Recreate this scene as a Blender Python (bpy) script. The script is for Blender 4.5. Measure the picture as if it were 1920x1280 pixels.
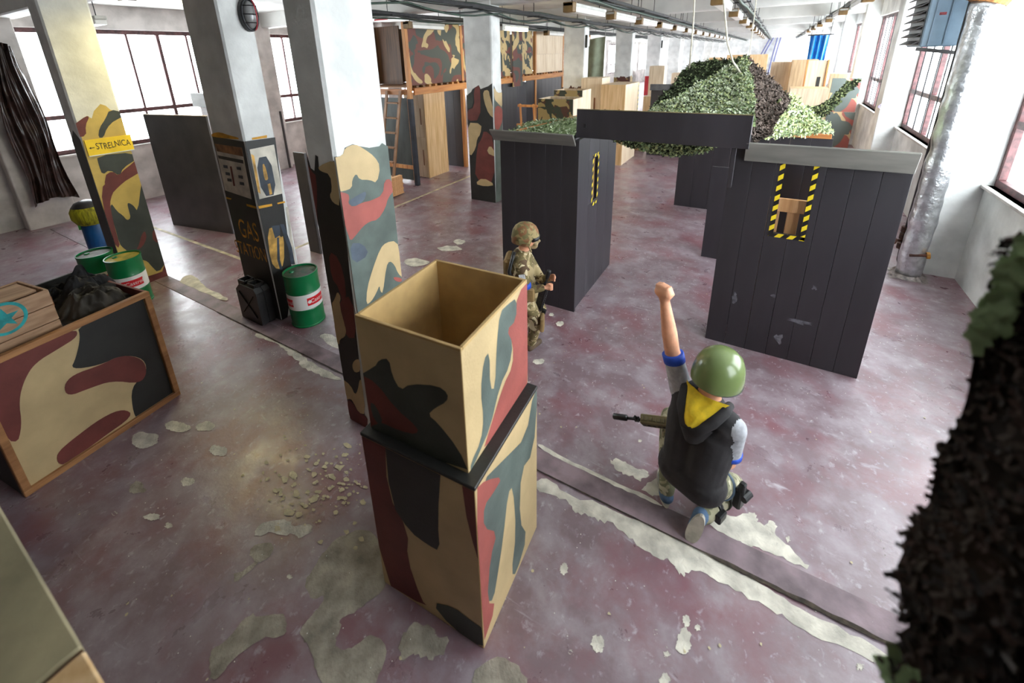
import bpy, bmesh, math, random
import numpy as np
from mathutils import Vector, Matrix
from mathutils.geometry import tessellate_polygon
from mathutils import noise as mnoise
random.seed(7)
for o in list(bpy.data.objects): bpy.data.objects.remove(o)
SC = bpy.context.scene
COL = SC.collection
# ------------------------------------------------------------------ camera
F, CX, CY, H = 822.67, 927.48, 379.07, 2.75          # focal length and principal point in pixels of the 1920x1280 frame, eye height
def _rot(a, b, c):
    return Matrix.Rotation(a, 3, 'Z') @ Matrix.Rotation(b, 3, 'X') @ Matrix.Rotation(c, 3, 'Z')
RM = _rot(.556891, 1.252112, -.0306728)
cam = bpy.data.cameras.new('camera'); camo_ = bpy.data.objects.new('camera', cam); COL.objects.link(camo_)
camo_.matrix_world = Matrix.Translation((0, 0, H)) @ RM.to_4x4()
cam.sensor_width = 36; cam.lens = F * 36 / 1920
cam.shift_x = (960 - CX) / 1920; cam.shift_y = -(640 - CY) / 1920
cam.clip_start = .05; cam.clip_end = 300
cam.dof.use_dof = True; cam.dof.focus_distance = 4.2; cam.dof.aperture_fstop = 1.8
SC.camera = camo_
# ------------------------------------------------------------------ sky, daylight, exposure
W = bpy.data.worlds.new('overcast_sky'); SC.world = W; W.use_nodes = True
bg = W.node_tree.nodes['Background']; bg.inputs[0].default_value = (.93, .97, 1.0, 1); bg.inputs[1].default_value = 5.0
SC.view_settings.view_transform = 'Standard'; SC.view_settings.look = 'None'
SC.view_settings.exposure = 1.65; SC.view_settings.gamma = 1.0; SC.view_settings.use_curve_mapping = False
SC.cycles.use_denoising = True
SC.cycles.max_bounces = 10; SC.cycles.diffuse_bounces = 6; SC.cycles.transparent_max_bounces = 16
SC.cycles.sample_clamp_indirect = 8.0; SC.cycles.caustics_reflective = False; SC.cycles.caustics_refractive = False
XL, XR, Y0, Y1, ZC, BAY = -11.45, 2.25, -2.6, 48.6, 3.95, 4.68
def portal(x, y0, y1, z0, z1, sgn):
    l = bpy.data.lights.new('window_daylight', 'AREA'); l.shape = 'RECTANGLE'; l.size = z1 - z0; l.size_y = y1 - y0
    l.cycles.is_portal = True
    o = bpy.data.objects.new('window_daylight', l); COL.objects.link(o)
    o.location = (x, (y0 + y1) / 2, (z0 + z1) / 2); o.rotation_euler = (0, math.radians(90 * sgn), 0)
portal(XR + .16, 1.1, 2.35, 1.2, 3.5, 1)  # portal of the added short window that brightens the lower right
for k in range(-1, 9):
    portal(XR + .16, 7.5 + BAY * k, 11.71 + BAY * k, 1.2, 3.5, 1)
    if k > -1: portal(XL - .16, 2.6 + BAY * k, 6.58 + BAY * k, 1.2, 3.5, -1)
# ------------------------------------------------------------------ pixel helpers: a pixel of the photograph onto a known surface of the room
def ray(u, v): return RM @ Vector(((u - CX) / F, -(v - CY) / F, -1.0))
EYE = Vector((0, 0, H))
def on(u, v, pl):
    d = ray(u, v)
    if pl[0] == 'x': t = pl[1] / d.x
    elif pl[0] == 'y': t = pl[1] / d.y
    elif pl[0] == 'z': t = (pl[1] - H) / d.z
    else:
        p0, n = pl; t = (p0 - EYE).dot(n) / d.dot(n)
    return EYE + d * t
# ------------------------------------------------------------------ materials
def lin(c):
    return tuple(((x / 255) / 12.92 if x <= 10 else (((x / 255) + .055) / 1.055) ** 2.4) for x in c)
MATS = {}
def mat(name, rgb, rough=.6, var=.18, scale=6.0, bump=.15, bscale=40.0, metal=0.0, rgb2=None, detail=5.0, spec=.5, stretch=(1, 1, 1), emit=None, estr=0.0, thr=None):
    """painted / raw surface: base colour mottled by noise, fine relief by bump; rgb is sRGB 0-255"""
    if name in MATS: return MATS[name]
    m = bpy.data.materials.new(name); m.use_nodes = True; nt = m.node_tree; N = nt.nodes; L = nt.links
    b = N['Principled BSDF']; b.inputs['Roughness'].default_value = rough; b.inputs['Metallic'].default_value = metal
    b.inputs['Specular IOR Level'].default_value = spec
    tc = N.new('ShaderNodeTexCoord'); mp = N.new('ShaderNodeMapping'); mp.inputs['Scale'].default_value = stretch
    L.new(tc.outputs['Object'], mp.inputs['Vector'])
    n1 = N.new('ShaderNodeTexNoise'); n1.inputs['Scale'].default_value = scale; n1.inputs['Detail'].default_value = detail
    L.new(mp.outputs[0], n1.inputs['Vector'])
    c = lin(rgb)
    c2 = lin(rgb2) if rgb2 else tuple(x * (1 - var * 1.6) for x in c)
    c1 = c if rgb2 else tuple(min(1, x * (1 + var * .7)) for x in c)
    cr = N.new('ShaderNodeValToRGB'); cr.color_ramp.elements[0].position = .35 if thr is None else thr[0]; cr.color_ramp.elements[1].position = .65 if thr is None else thr[1]
    cr.color_ramp.elements[0].color = (*c2, 1); cr.color_ramp.elements[1].color = (*c1, 1)
    L.new(n1.outputs['Fac'], cr.inputs[0]); L.new(cr.outputs[0], b.inputs['Base Color'])
    if bump:
        n2 = N.new('ShaderNodeTexNoise'); n2.inputs['Scale'].default_value = bscale; n2.inputs['Detail'].default_value = 4
        L.new(mp.outputs[0], n2.inputs['Vector'])
        bp = N.new('ShaderNodeBump'); bp.inputs['Strength'].default_value = bump; bp.inputs['Distance'].default_value = .01
        L.new(n2.outputs['Fac'], bp.inputs['Height']); L.new(bp.outputs[0], b.inputs['Normal'])
    if emit:
        b.inputs['Emission Color'].default_value = (*lin(emit), 1); b.inputs['Emission Strength'].default_value = estr
    MATS[name] = m
    return m
def camo_mat(name, cols, scale=2.2, rough=.6):
    if name in MATS: return MATS[name]
    m = bpy.data.materials.new(name); m.use_nodes = True; nt = m.node_tree; N = nt.nodes; L = nt.links
    b = N['Principled BSDF']; b.inputs['Roughness'].default_value = rough
    tc = N.new('ShaderNodeTexCoord'); prev = None
    for i, (rgb, thr) in enumerate(cols):
        col = N.new('ShaderNodeRGB'); col.outputs[0].default_value = (*lin(rgb), 1)
        if prev is None: prev = col.outputs[0]; continue
        mp = N.new('ShaderNodeMapping'); mp.inputs['Location'].default_value = (i * 7.3, i * 3.1, i * 5.7)
        L.new(tc.outputs['Object'], mp.inputs['Vector'])
        n = N.new('ShaderNodeTexNoise'); n.inputs['Scale'].default_value = scale; n.inputs['Detail'].default_value = 1.5; n.inputs['Distortion'].default_value = .8
        L.new(mp.outputs[0], n.inputs['Vector'])
        cr = N.new('ShaderNodeValToRGB'); cr.color_ramp.interpolation = 'CONSTANT'
        cr.color_ramp.elements[0].color = (0, 0, 0, 1); cr.color_ramp.elements[1].position = thr; cr.color_ramp.elements[1].color = (1, 1, 1, 1)
        L.new(n.outputs['Fac'], cr.inputs[0])
        mx = N.new('ShaderNodeMix'); mx.data_type = 'RGBA'
        L.new(cr.outputs[0], mx.inputs['Factor']); L.new(prev, mx.inputs['A']); L.new(col.outputs[0], mx.inputs['B'])
        prev = mx.outputs['Result']
    L.new(prev, b.inputs['Base Color'])
    n2 = N.new('ShaderNodeTexNoise'); n2.inputs['Scale'].default_value = 60; L.new(tc.outputs['Object'], n2.inputs['Vector'])
    bp = N.new('ShaderNodeBump'); bp.inputs['Strength'].default_value = .15; bp.inputs['Distance'].default_value = .01
    L.new(n2.outputs['Fac'], bp.inputs['Height']); L.new(bp.outputs[0], b.inputs['Normal'])
    MATS[name] = m; return m
def floor_mat():
    m = bpy.data.materials.new('painted_concrete_floor'); m.use_nodes = True; nt = m.node_tree; N = nt.nodes; L = nt.links
    b = N['Principled BSDF']; b.inputs['Specular IOR Level'].default_value = .95
    tc = N.new('ShaderNodeTexCoord')
    def noise(sc, det, dist=0, loc=(0, 0, 0), sca=(1, 1, 1)):
        mp = N.new('ShaderNodeMapping'); mp.inputs['Location'].default_value = loc; mp.inputs['Scale'].default_value = sca
        L.new(tc.outputs['Object'], mp.inputs['Vector'])
        n = N.new('ShaderNodeTexNoise'); n.inputs['Scale'].default_value = sc; n.inputs['Detail'].default_value = det; n.inputs['Distortion'].default_value = dist; n.inputs['Roughness'].default_value = .62
        L.new(mp.outputs[0], n.inputs['Vector']); return n.outputs['Fac']
    def ramp(fac, p0, p1, c0=(0, 0, 0), c1=(1, 1, 1)):
        r = N.new('ShaderNodeValToRGB'); r.color_ramp.elements[0].position = p0; r.color_ramp.elements[1].position = p1
        r.color_ramp.elements[0].color = (*c0, 1); r.color_ramp.elements[1].color = (*c1, 1); L.new(fac, r.inputs[0]); return r.outputs[0]
    def mix(f, a, c):
        x = N.new('ShaderNodeMix'); x.data_type = 'RGBA'; L.new(f, x.inputs['Factor'])
        for s, v in (('A', a), ('B', c)):
            if isinstance(v, tuple): x.inputs[s].default_value = (*v, 1)
            else: L.new(v, x.inputs[s])
        return x.outputs['Result']
    big = ramp(noise(.55, 6, .1), .38, .66)
    base = mix(big, lin((110, 88, 94)), lin((140, 122, 130)))
    med = ramp(noise(4.5, 12, .1, (4, 2, 0)), .42, .80)
    base = mix(med, base, lin((166, 156, 164)))
    red = ramp(noise(2.0, 12, .1, (9, 4, 0)), .47, .64)
    base = mix(red, base, lin((124, 84, 92)))
    scuff = ramp(noise(20, 12, .3, (1, 7, 0), (1, .8, 1)), .58, .76)
    base = mix(scuff, base, lin((180, 172, 180)))
    scr = ramp(noise(7, 12, .6, (5, 1, 0), (.3, 1.2, 1)), .64, .74)
    base = mix(scr, base, lin((176, 168, 176)))
    chips = ramp(noise(26, 4, .3, (3, 1, 0)), .70, .73)
    base = mix(chips, base, lin((200, 192, 186)))
    L.new(base, b.inputs['Base Color'])
    rr = ramp(noise(3.2, 6, .4, (2, 5, 0)), .3, .75, (.24,) * 3, (.46,) * 3)
    L.new(rr, b.inputs['Roughness'])
    n2 = noise(14, 8)
    bp = N.new('ShaderNodeBump'); bp.inputs['Strength'].default_value = .12; bp.inputs['Distance'].default_value = .02
    L.new(n2, bp.inputs['Height']); L.new(bp.outputs[0], b.inputs['Normal'])
    return m
def pane_mat():
    m = bpy.data.materials.new('window_glass'); m.use_nodes = True; nt = m.node_tree; N = nt.nodes; L = nt.links
    N.remove(N['Principled BSDF']); out = N['Material Output']
    t = N.new('ShaderNodeBsdfTransparent'); t.inputs[0].default_value = (.93, .96, .97, 1)
    gl = N.new('ShaderNodeBsdfGlossy'); gl.inputs['Roughness'].default_value = .05
    mx = N.new('ShaderNodeMixShader'); mx.inputs[0].default_value = .035; L.new(t.outputs[0], mx.inputs[1]); L.new(gl.outputs[0], mx.inputs[2])
    L.new(mx.outputs[0], out.inputs[0]); return m
def wood(name, rgb, rgb2, axis=2, rough=.55):
    s = [9, 9, 9]; s[axis] = .7
    return mat(name, rgb, rough, rgb2=rgb2, scale=2.2, stretch=tuple(s), bump=.12, bscale=6, detail=6)
# ------------------------------------------------------------------ mesh builder
class MB:
    def __init__(s): s.v = []; s.f = []; s.m = []
    def add(s, vs, fs, mi=0):
        o = len(s.v); s.v += [tuple(x) for x in vs]; s.f += [tuple(i + o for i in f) for f in fs]; s.m += [mi] * len(fs); return s
    def obox(s, c, ax, ay, az, hx, hy, hz, mi=0, bev=None):
        """chamfered box: centre, unit axes, half sizes"""
        c = Vector(c); A = [Vector(ax), Vector(ay), Vector(az)]; h = [hx, hy, hz]
        b = min(hx, hy, hz) * .3 if bev is None else min(bev, min(hx, hy, hz) * .6)
        if b <= 0:
            vs = [c + A[0] * hx * i + A[1] * hy * j + A[2] * hz * k for i in (-1, 1) for j in (-1, 1) for k in (-1, 1)]
            return s.add(vs, [(0, 1, 3, 2), (4, 6, 7, 5), (0, 4, 5, 1), (2, 3, 7, 6), (0, 2, 6, 4), (1, 5, 7, 3)], mi)
        vs = []; idx = {}
        for sx in (-1, 1):
            for sy in (-1, 1):
                for sz in (-1, 1):
                    sg = (sx, sy, sz)
                    for a in range(3):
                        e = [h[i] - (0 if i == a else b) for i in range(3)]
                        idx[(sx, sy, sz, a)] = len(vs)
                        vs.append(c + A[0] * e[0] * sx + A[1] * e[1] * sy + A[2] * e[2] * sz)
        fs = []
        for a in range(3):
            b1, b2 = [(1, 2), (2, 0), (0, 1)][a]
            for sg in (-1, 1):
                q = []
                for i, j in ((-1, -1), (1, -1), (1, 1), (-1, 1)):
                    k = [0, 0, 0]; k[a] = sg; k[b1] = i; k[b2] = j; q.append(idx[(*k, a)])
                fs.append(tuple(q if sg > 0 else q[::-1]))
        for a in range(3):              # edges run along axis a
            b1, b2 = [(1, 2), (2, 0), (0, 1)][a]
            for i in (-1, 1):
                for j in (-1, 1):
                    def K(t, f):
                        k = [0, 0, 0]; k[a] = t; k[b1] = i; k[b2] = j; return idx[(*k, f)]
                    q = [K(-1, b1), K(1, b1), K(1, b2), K(-1, b2)]
                    fs.append(tuple(q if i * j < 0 else q[::-1]))
        for sx in (-1, 1):
            for sy in (-1, 1):
                for sz in (-1, 1):
                    q = [idx[(sx, sy, sz, a)] for a in range(3)]
                    fs.append(tuple(q if sx * sy * sz > 0 else q[::-1]))
        return s.add(vs, fs, mi)
    def box(s, x0, x1, y0, y1, z0, z1, mi=0, bev=.004):
        return s.obox(((x0 + x1) / 2, (y0 + y1) / 2, (z0 + z1) / 2), (1, 0, 0), (0, 1, 0), (0, 0, 1), abs(x1 - x0) / 2, abs(y1 - y0) / 2, abs(z1 - z0) / 2, mi, bev)
    def bar(s, p, q, w, d=None, mi=0, up=(0, 0, 1), bev=.003):
        p, q = Vector(p), Vector(q); a = (q - p); l = a.length; a.normalize(); up = Vector(up)
        if abs(a.dot(up)) > .95: up = Vector((1, 0, 0))
        x = a.cross(up).normalized()
        return s.obox((p + q) / 2, x, a, x.cross(a), w / 2, l / 2, (d or w) / 2, mi, bev)
    def tube(s, pts, r, n=10, mi=0, cap=True):
        pts = [Vector(p) for p in pts]; rs = r if isinstance(r, (list, tuple)) else [r] * len(pts)
        rings = []; prev = None
        for i, p in enumerate(pts):
            t = (pts[min(i + 1, len(pts) - 1)] - pts[max(i - 1, 0)]).normalized()
            if prev is None:
                u = t.cross(Vector((0, 0, 1)) if abs(t.z) < .9 else Vector((1, 0, 0))).normalized()
            else: u = (prev - t * prev.dot(t)).normalized()
            prev = u; w = t.cross(u)
            rings.append([p + (u * math.cos(2 * math.pi * j / n) + w * math.sin(2 * math.pi * j / n)) * rs[i] for j in range(n)])
        vs = [v for rg in rings for v in rg]; fs = []
        for i in range(len(rings) - 1):
            for j in range(n):
                k = (j + 1) % n; fs.append((i * n + j, i * n + k, (i + 1) * n + k, (i + 1) * n + j))
        if cap: fs.append(tuple(range(n))[::-1]); fs.append(tuple((len(rings) - 1) * n + j for j in range(n)))
        return s.add(vs, fs, mi)
    def lathe(s, prof, c=(0, 0, 0), n=28, mi=0, mis=None, M=None):
        vs = []; fs = []; c = Vector(c)
        for r, z in prof:
            for j in range(n):
                p = Vector((r * math.cos(2 * math.pi * j / n), r * math.sin(2 * math.pi * j / n), z))
                vs.append((M @ p if M else p) + c)
        o = len(s.v); s.v += [tuple(v) for v in vs]
        for i in range(len(prof) - 1):
            for j in range(n):
                k = (j + 1) % n; s.f.append((o + i * n + j, o + i * n + k, o + (i + 1) * n + k, o + (i + 1) * n + j)); s.m.append(mis[i] if mis else mi)
        return s
    def poly(s, pts, nrm, off=0.0, mi=0):
        """flat polygon (may be concave), lifted by off along nrm"""
        nrm = Vector(nrm); P = [Vector(p) + nrm * off for p in pts]
        o = len(s.v); s.v += [tuple(p) for p in P]
        for t in tessellate_polygon([P]):
            a, b, c = (P[i] for i in t)
            t = tuple(t) if (b - a).cross(c - a).dot(nrm) > 0 else (t[2], t[1], t[0])
            s.f.append(tuple(o + i for i in t)); s.m.append(mi)
        return s
    def prism(s, pts, d, mi=0):
        P = [Vector(p) for p in pts]; d = Vector(d); n = len(P)
        s.poly(P, -d.normalized(), 0, mi); s.poly([p + d for p in P], d.normalized(), 0, mi)
        o = len(s.v); s.v += [tuple(p) for p in P] + [tuple(p + d) for p in P]
        for i in range(n):
            j = (i + 1) % n; s.f.append((o + i, o + j, o + n + j, o + n + i)); s.m.append(mi)
        return s
    def sheet(s, fn, nu, nv, mi=0):
        vs = [fn(i / nu, j / nv) for j in range(nv + 1) for i in range(nu + 1)]
        fs = [(j * (nu + 1) + i, j * (nu + 1) + i + 1, (j + 1) * (nu + 1) + i + 1, (j + 1) * (nu + 1) + i) for j in range(nv) for i in range(nu)]
        return s.add(vs, fs, mi)
    def mesh(s, name, mats, smooth=False):
        me = bpy.data.meshes.new(name); me.from_pydata([tuple(v) for v in s.v], [], s.f); 
        for m in (mats if isinstance(mats, (list, tuple)) else [mats]): me.materials.append(m)
        me.polygons.foreach_set('material_index', s.m)
        if smooth: me.polygons.foreach_set('use_smooth', [True] * len(s.f))
        me.update(); return me
    def build(s, name, mats, parent=None, smooth=False, org=None):
        """one mesh object; origin moved to the centre of its base"""
        if org is None:
            a = np.array([tuple(v) for v in s.v]); org = Vector(((a[:, 0].min() + a[:, 0].max()) / 2, (a[:, 1].min() + a[:, 1].max()) / 2, a[:, 2].min()))
        org = Vector(org); s.v = [tuple(Vector(v) - org) for v in s.v]
        o = bpy.data.objects.new(name, s.mesh(name, mats, smooth)); COL.objects.link(o)
        if parent is not None:
            w = parent; base = Vector((0, 0, 0))
            while w is not None: base += w.location; w = w.parent
            o.parent = parent; o.location = org - base
        else: o.location = org
        return o
def smooth_angle(o, deg=40):
    me = o.data; me.polygons.foreach_set('use_smooth', [True] * len(me.polygons)); me.set_sharp_from_angle(angle=math.radians(deg)); return o
def tag(o, label, cat, group=None):
    o['label'] = label; o['category'] = cat
    if group: o['group'] = group
    return o
def thing(name, loc, label, cat, group=None):
    o = bpy.data.objects.new(name, None); COL.objects.link(o); o.location = loc; o.empty_display_size = .1
    return tag(o, label, cat, group)
def struct(o):
    o['kind'] = 'structure'; return o
def stuff(o): o['kind'] = 'stuff'; return o
def chaikin(P, it=2):
    for _ in range(it):
        Q = []
        for i in range(len(P)):
            a, b = P[i], P[(i + 1) % len(P)]
            Q += [(a[0] * .75 + b[0] * .25, a[1] * .75 + b[1] * .25), (a[0] * .25 + b[0] * .75, a[1] * .25 + b[1] * .75)]
        P = Q
    return P
def crop(P, ox, oy, s): return [(ox + x / s, oy + y / s) for x, y in P]
def blob(cx, cy, rx, ry, seed=0, n=14, rough=.28):
    r = random.Random(seed); ph = r.random() * 6
    return [(cx + rx * math.cos(2 * math.pi * i / n + ph) * (1 + rough * (r.random() - .5) * 2), cy + ry * math.sin(2 * math.pi * i / n + ph) * (1 + rough * (r.random() - .5) * 2)) for i in range(n)]
def clipmap(P, pl, lo, hi, ax):
    """pixel polygon onto plane, clamped to the face's rectangle (ax: the two in-plane axes)"""
    out = []
    for u, v in P:
        q = on(u, v, pl)
        for a, l, h in zip(ax, lo, hi): q[a] = min(max(q[a], l), h)
        out.append(q)
    return out
LAY = [0]
def face_paint(mb, P, pl, nrm, lo, hi, ax, mi, off, sm=1):
    LAY[0] = (LAY[0] + 1) % 40; off += LAY[0] * .00012
    mb.poly(clipmap(chaikin(P, sm) if sm else P, pl, lo, hi, ax), nrm, off, mi)
def text_mesh(body, size, ang=0):
    cu = bpy.data.curves.new('lettering', 'FONT'); cu.body = body; cu.size = size; cu.align_x = 'CENTER'; cu.align_y = 'CENTER'; cu.extrude = 0
    ob = bpy.data.objects.new('lettering', cu); COL.objects.link(ob)
    dg = bpy.context.evaluated_depsgraph_get(); me = bpy.data.meshes.new_from_object(ob.evaluated_get(dg))
    v = [x.co.copy() for x in me.vertices]; f = [tuple(p.vertices) for p in me.polygons]
    bpy.data.objects.remove(ob); bpy.data.curves.remove(cu); bpy.data.meshes.remove(me); return v, f
def copy_tree(o, loc, label=None, group=None, rotz=None):
    r = o.copy(); COL.objects.link(r); r.location = loc
    if rotz is not None: r.rotation_euler = (0, 0, rotz)
    if label: r['label'] = label
    if group: r['group'] = group
    for ch in list(o.children):
        c = ch.copy(); COL.objects.link(c); c.parent = r
        for gch in list(ch.children):
            d = gch.copy(); COL.objects.link(d); d.parent = c
    return r
# palette
WHITE = mat('white_limewash', (226, 228, 226), .75, .15, 2.4, .3, 30, detail=9)
WHITE2 = mat('old_white_paint', (205, 200, 196), .7, .2, 2.5, .3, 25)
CEIL = mat('ceiling_paint', (216, 216, 212), .85, .1, 1.2, .1, 20)
MAROON = mat('maroon_window_steel', (92, 55, 56), .5, .35, 14, .15, 60)
TAN = mat('camo_tan', (196, 172, 128), .6, .08, 5, .12, 80)
OCHRE = mat('camo_ochre', (205, 178, 96), .6, .1, 5, .12, 80)
DGREEN = mat('camo_dark_green', (58, 64, 58), .55, .2, 5, .12, 80)
GREYG = mat('camo_grey_green', (92, 104, 98), .6, .2, 4, .12, 80)
BLACKC = mat('camo_black', (38, 38, 36), .5, .2, 5, .12, 80)
REDB = mat('camo_red_brown', (112, 54, 48), .6, .15, 5, .12, 80)
ROSE = mat('camo_brick_red', (160, 84, 76), .6, .12, 5, .12, 80)
BOARD = mat('black_film_plywood', (52, 49, 54), .42, .22, 3, .08, 50, stretch=(1, 1, .25))
GREYB = mat('grey_weathered_board', (124, 122, 116), .6, .18, 4, .12, 40, stretch=(.4, 2, 2))
PINE = wood('pine_timber', (206, 150, 92), (168, 106, 56))
PLY = wood('plywood_face', (222, 190, 146), (196, 158, 108))
PLYP = wood('pale_plywood', (230, 212, 186), (206, 182, 150))
MDF = mat('raw_fibreboard', (190, 158, 104), .6, .1, 7, .08, 90)
MDFE = mat('fibreboard_edge', (206, 170, 118), .65, .15, 12, .1, 90)
STEEL = mat('dark_steel', (58, 58, 60), .45, .2, 10, .1, 60, metal=.6)
BLK = mat('black_plastic', (28, 28, 30), .4, .2, 8, .1, 80)
CABLE = mat('black_cable', (44, 50, 48), .5, .3, 6, .1, 60)
PALEC = mat('bare_concrete', (208, 203, 190), .85, .22, 9, .5, 60)
GREYC = mat('bare_grey_concrete', (160, 152, 138), .8, .25, 9, .5, 60)
YEL = mat('yellow_paint', (250, 214, 30), .5, .08, 6, .05, 60)
ORNG = mat('orange_paint', (220, 160, 40), .6, .2, 8, .05, 60)
GLASS = pane_mat()
# ================================================================== the hall
FLOORM = floor_mat()
floor = struct(MB().box(XL - .4, XR + .4, Y0 - .3, Y1 + .3, -.12, 0, bev=0).build('floor', FLOORM, org=(0, 0, 0)))
ceiling = struct(MB().box(XL - .4, XR + .4, Y0 - .3, Y1 + .3, ZC, ZC + .15, bev=0).build('ceiling', CEIL, org=(0, 0, ZC)))
bm_ = None
for k in range(-1, 10):
    y = 2.37 + BAY * k
    mbb = MB().box(XL + .01, XR - .01, y + .02, y + .34, 3.62, ZC + .02, bev=.02)
    bm_ = mbb.build('ceiling_beam', CEIL, ceiling)
struct(MB().box(XL - .4, XR + .4, Y1, Y1 + .3, -.1, ZC + .1, bev=0).build('wall_far', WHITE))
struct(MB().box(XL - .4, XR + .4, Y0 - .3, Y0, -.1, ZC + .1, bev=0).build('wall_back', mat('light_cutting_boards', (92, 80, 70), .7, .2, 3, .2, 30)))  # unseen end wall, set close and dark to cut light from behind
def side_wall(name, x0, x1, m):
    yb = 1.0 if x0 > 0 else 2.4
    b = MB().box(x0, x1, yb, Y1, -.05, 1.2, bev=.01).box(x0, x1, yb, Y1, 3.5, ZC + .05, bev=.01).box(x0, x1, Y0, yb - .001, -.05, ZC + .05, bev=.01)
    return struct(b.build(name, m))
wall_right = side_wall('wall_right', XR, XR + .3, WHITE)
wall_left = side_wall('wall_left', XL - .3, XL, WHITE2)
for k in range(-1, 10):
    y = 7.03 + BAY * k
    if Y0 < y < Y1 - .5: MB().box(XR - .32, XR + .3, y, y + .47, -.02, ZC + .02, bev=.012).build('pilaster', WHITE, wall_right)
    y = 1.9 + BAY * k
    if Y0 < y < Y1 - .7: MB().box(XL - .3, XL + .3, y, y + .7, -.02, ZC + .02, bev=.012).build('pilaster', WHITE2, wall_left)
nwin = 0
def window(x, y0, y1, mull, thin, sgn):
    """steel window: frame, transom, mullions, panes; sgn = -1 room lies at -x"""
    global nwin; nwin += 1
    w = .035
    fr = MB()
    fr.box(x - w, x + w, y0, y1, 1.2, 1.28).box(x - w, x + w, y0, y1, 3.42, 3.5).box(x - w, x + w, y0, y0 + .06, 1.28, 3.42).box(x - w, x + w, y1 - .06, y1, 1.28, 3.42)
    o = struct(fr.build('window_%d' % nwin, MAROON, org=(x, y0, 1.2)))
    MB().box(x - w * 1.1, x + w * 1.1, y0 + .06, y1 - .06, 1.86, 1.94).build('transom', MAROON, o)
    MB().box(x - .14 if sgn < 0 else x - .03, x + .03 if sgn < 0 else x + .14, y0, y1, 1.165, 1.2).build('window_sill', WHITE2, o)
    ys = [y0 + .06] + mull + [y1 - .06]
    for i, y in enumerate(mull):
        t = .032 if i % 2 else .02
        MB().box(x - w, x + w, y - t, y + t, 1.28, 1.86).build('mullion', MAROON, o)
        MB().box(x - w, x + w, y - t, y + t, 1.94, 3.42).build('mullion', MAROON, o)
    for a, b in zip(ys[:-1], ys[1:]):
        for z0, z1 in ((1.28, 1.86), (1.94, 3.42)):
            MB().add([(x, a, z0), (x, b, z0), (x, b, z1), (x, a, z1)], [(0, 1, 2, 3)]).build('pane', GLASS, o, org=(x, a, z0))
    for y in thin:
        MB().tube([(x - .07 * -sgn, y, 1.3), (x - .07 * -sgn, y, 3.45)], .011, 6).build('bar', STEEL, o)
    return o
window(XR + .1, 1.0, 2.35, [1.7], [], -1)  # unseen short window, added beside the camera for more light at lower right
for k in range(-1, 9):
    y0 = 7.5 + BAY * k
    window(XR + .1, y0, y0 + 4.21, [y0 + 1.4, y0 + 2.8], [y0 + .35 + .47 * i for i in range(8)] if k in (0, 1) else [], -1)
    y0 = 2.6 + BAY * k
    if k < 0: continue
    window(XL - .1, y0, y0 + 3.98, [y0 + .57 * i for i in range(1, 7)] if 0 <= k < 4 else [y0 + 2], [], 1)
# floor strip over the duct, with the broken edge along it
strip = MB().box(-10.9, XR - .4, 2.10, 2.27, -.02, .006, bev=.003).build('duct_cover', mat('duct_cover_steel', (132, 114, 120), .6, .3, 5, .3, 30), floor)
gr = MB()
random.seed(3)
top = []; bot = []
xx = -5.2
while xx < 1.6:
    w_ = .012 if xx > .05 else .003
    top.append((xx, 2.100 + w_ * random.uniform(.4, 1.2), 0)); bot.append((xx, 2.096 - w_ * random.uniform(.4, 1.3), 0)); xx += .04
gr.poly([Vector(p) for p in top + bot[::-1]], (0, 0, 1), .009)
gr.build('joint_gap', mat('dirty_gap', (62, 52, 42), .9, .4, 20, .3, 60), floor)
FL = [0]
def floor_patch(P, m, name='bare_patch', off=.0022, sm=1, jag=.010, sd=0):
    FL[0] += 1; off += FL[0] * .00002
    r = random.Random(sd + len(P)); Q = chaikin(P, 2 if sm else 0); W_ = []
    for u, v in Q:
        q = on(u, v, ('z', 0)); W_.append(Vector((q.x + r.uniform(-jag, jag), q.y + r.uniform(-jag, jag), 0)))
    return MB().poly(W_, (0, 0, 1), off).build(name, m, floor)
C1 = lambda P: crop(P, 1000, 820, 2.743)
C2 = lambda P: crop(P, 240, 480, 3.369)
C3 = lambda P: crop(P, 0, 900, 2.743)
floor_patch(C1([(15,215),(75,215),(180,300),(330,330),(480,400),(640,470),(800,550),(950,628),(1060,695),(1180,750),(1300,838),(1480,928),(1700,1040),(1900,1165),(1880,1200),(1640,1100),(1400,1000),(1290,920),(1180,860),(1060,800),(960,740),(880,690),(780,690),(765,715),(720,640),(650,620),(560,570),(490,510),(410,440),(330,430),(300,400),(215,400),(190,340),(100,290),(15,275)]), PALEC, jag=.012)
floor_patch(C1([(880,440),(960,385),(1050,410),(1130,380),(1150,400),(1145,430),(1190,450),(1210,420),(1250,440),(1240,490),(1320,570),(1450,690),(1330,640),(1200,580),(1100,560),(1000,500)]), PALEC)
floor_patch(C1([(390,115),(450,110),(510,150),(600,180),(590,205),(540,225),(520,200),(460,190),(410,150)]), PALEC)
floor_patch(C1([(545,265),(600,235),(650,205),(670,230),(650,290),(620,310)]), PALEC)
floor_patch(C1([(20,38),(60,45),(160,110),(300,175),(420,235),(560,290),(680,360),(640,352),(540,305),(400,245),(280,185),(140,120),(40,62)]), PALEC, off=.0075, jag=.005)
for i, (x, y, a, b) in enumerate([(160,675,20,28),(330,1060,38,45),(775,1045,38,72),(787,945,20,30),(675,1245,28,30),(1310,525,10,15),(845,978,14,16),(628,1002,10,16),(685,1116,16,18),(190,1103,12,12),(1680,1180,18,16),(548,18,9,9)]):
    floor_patch(C1(blob(x, y, a, b, i)), PALEC, sd=i, jag=.004)
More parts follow.
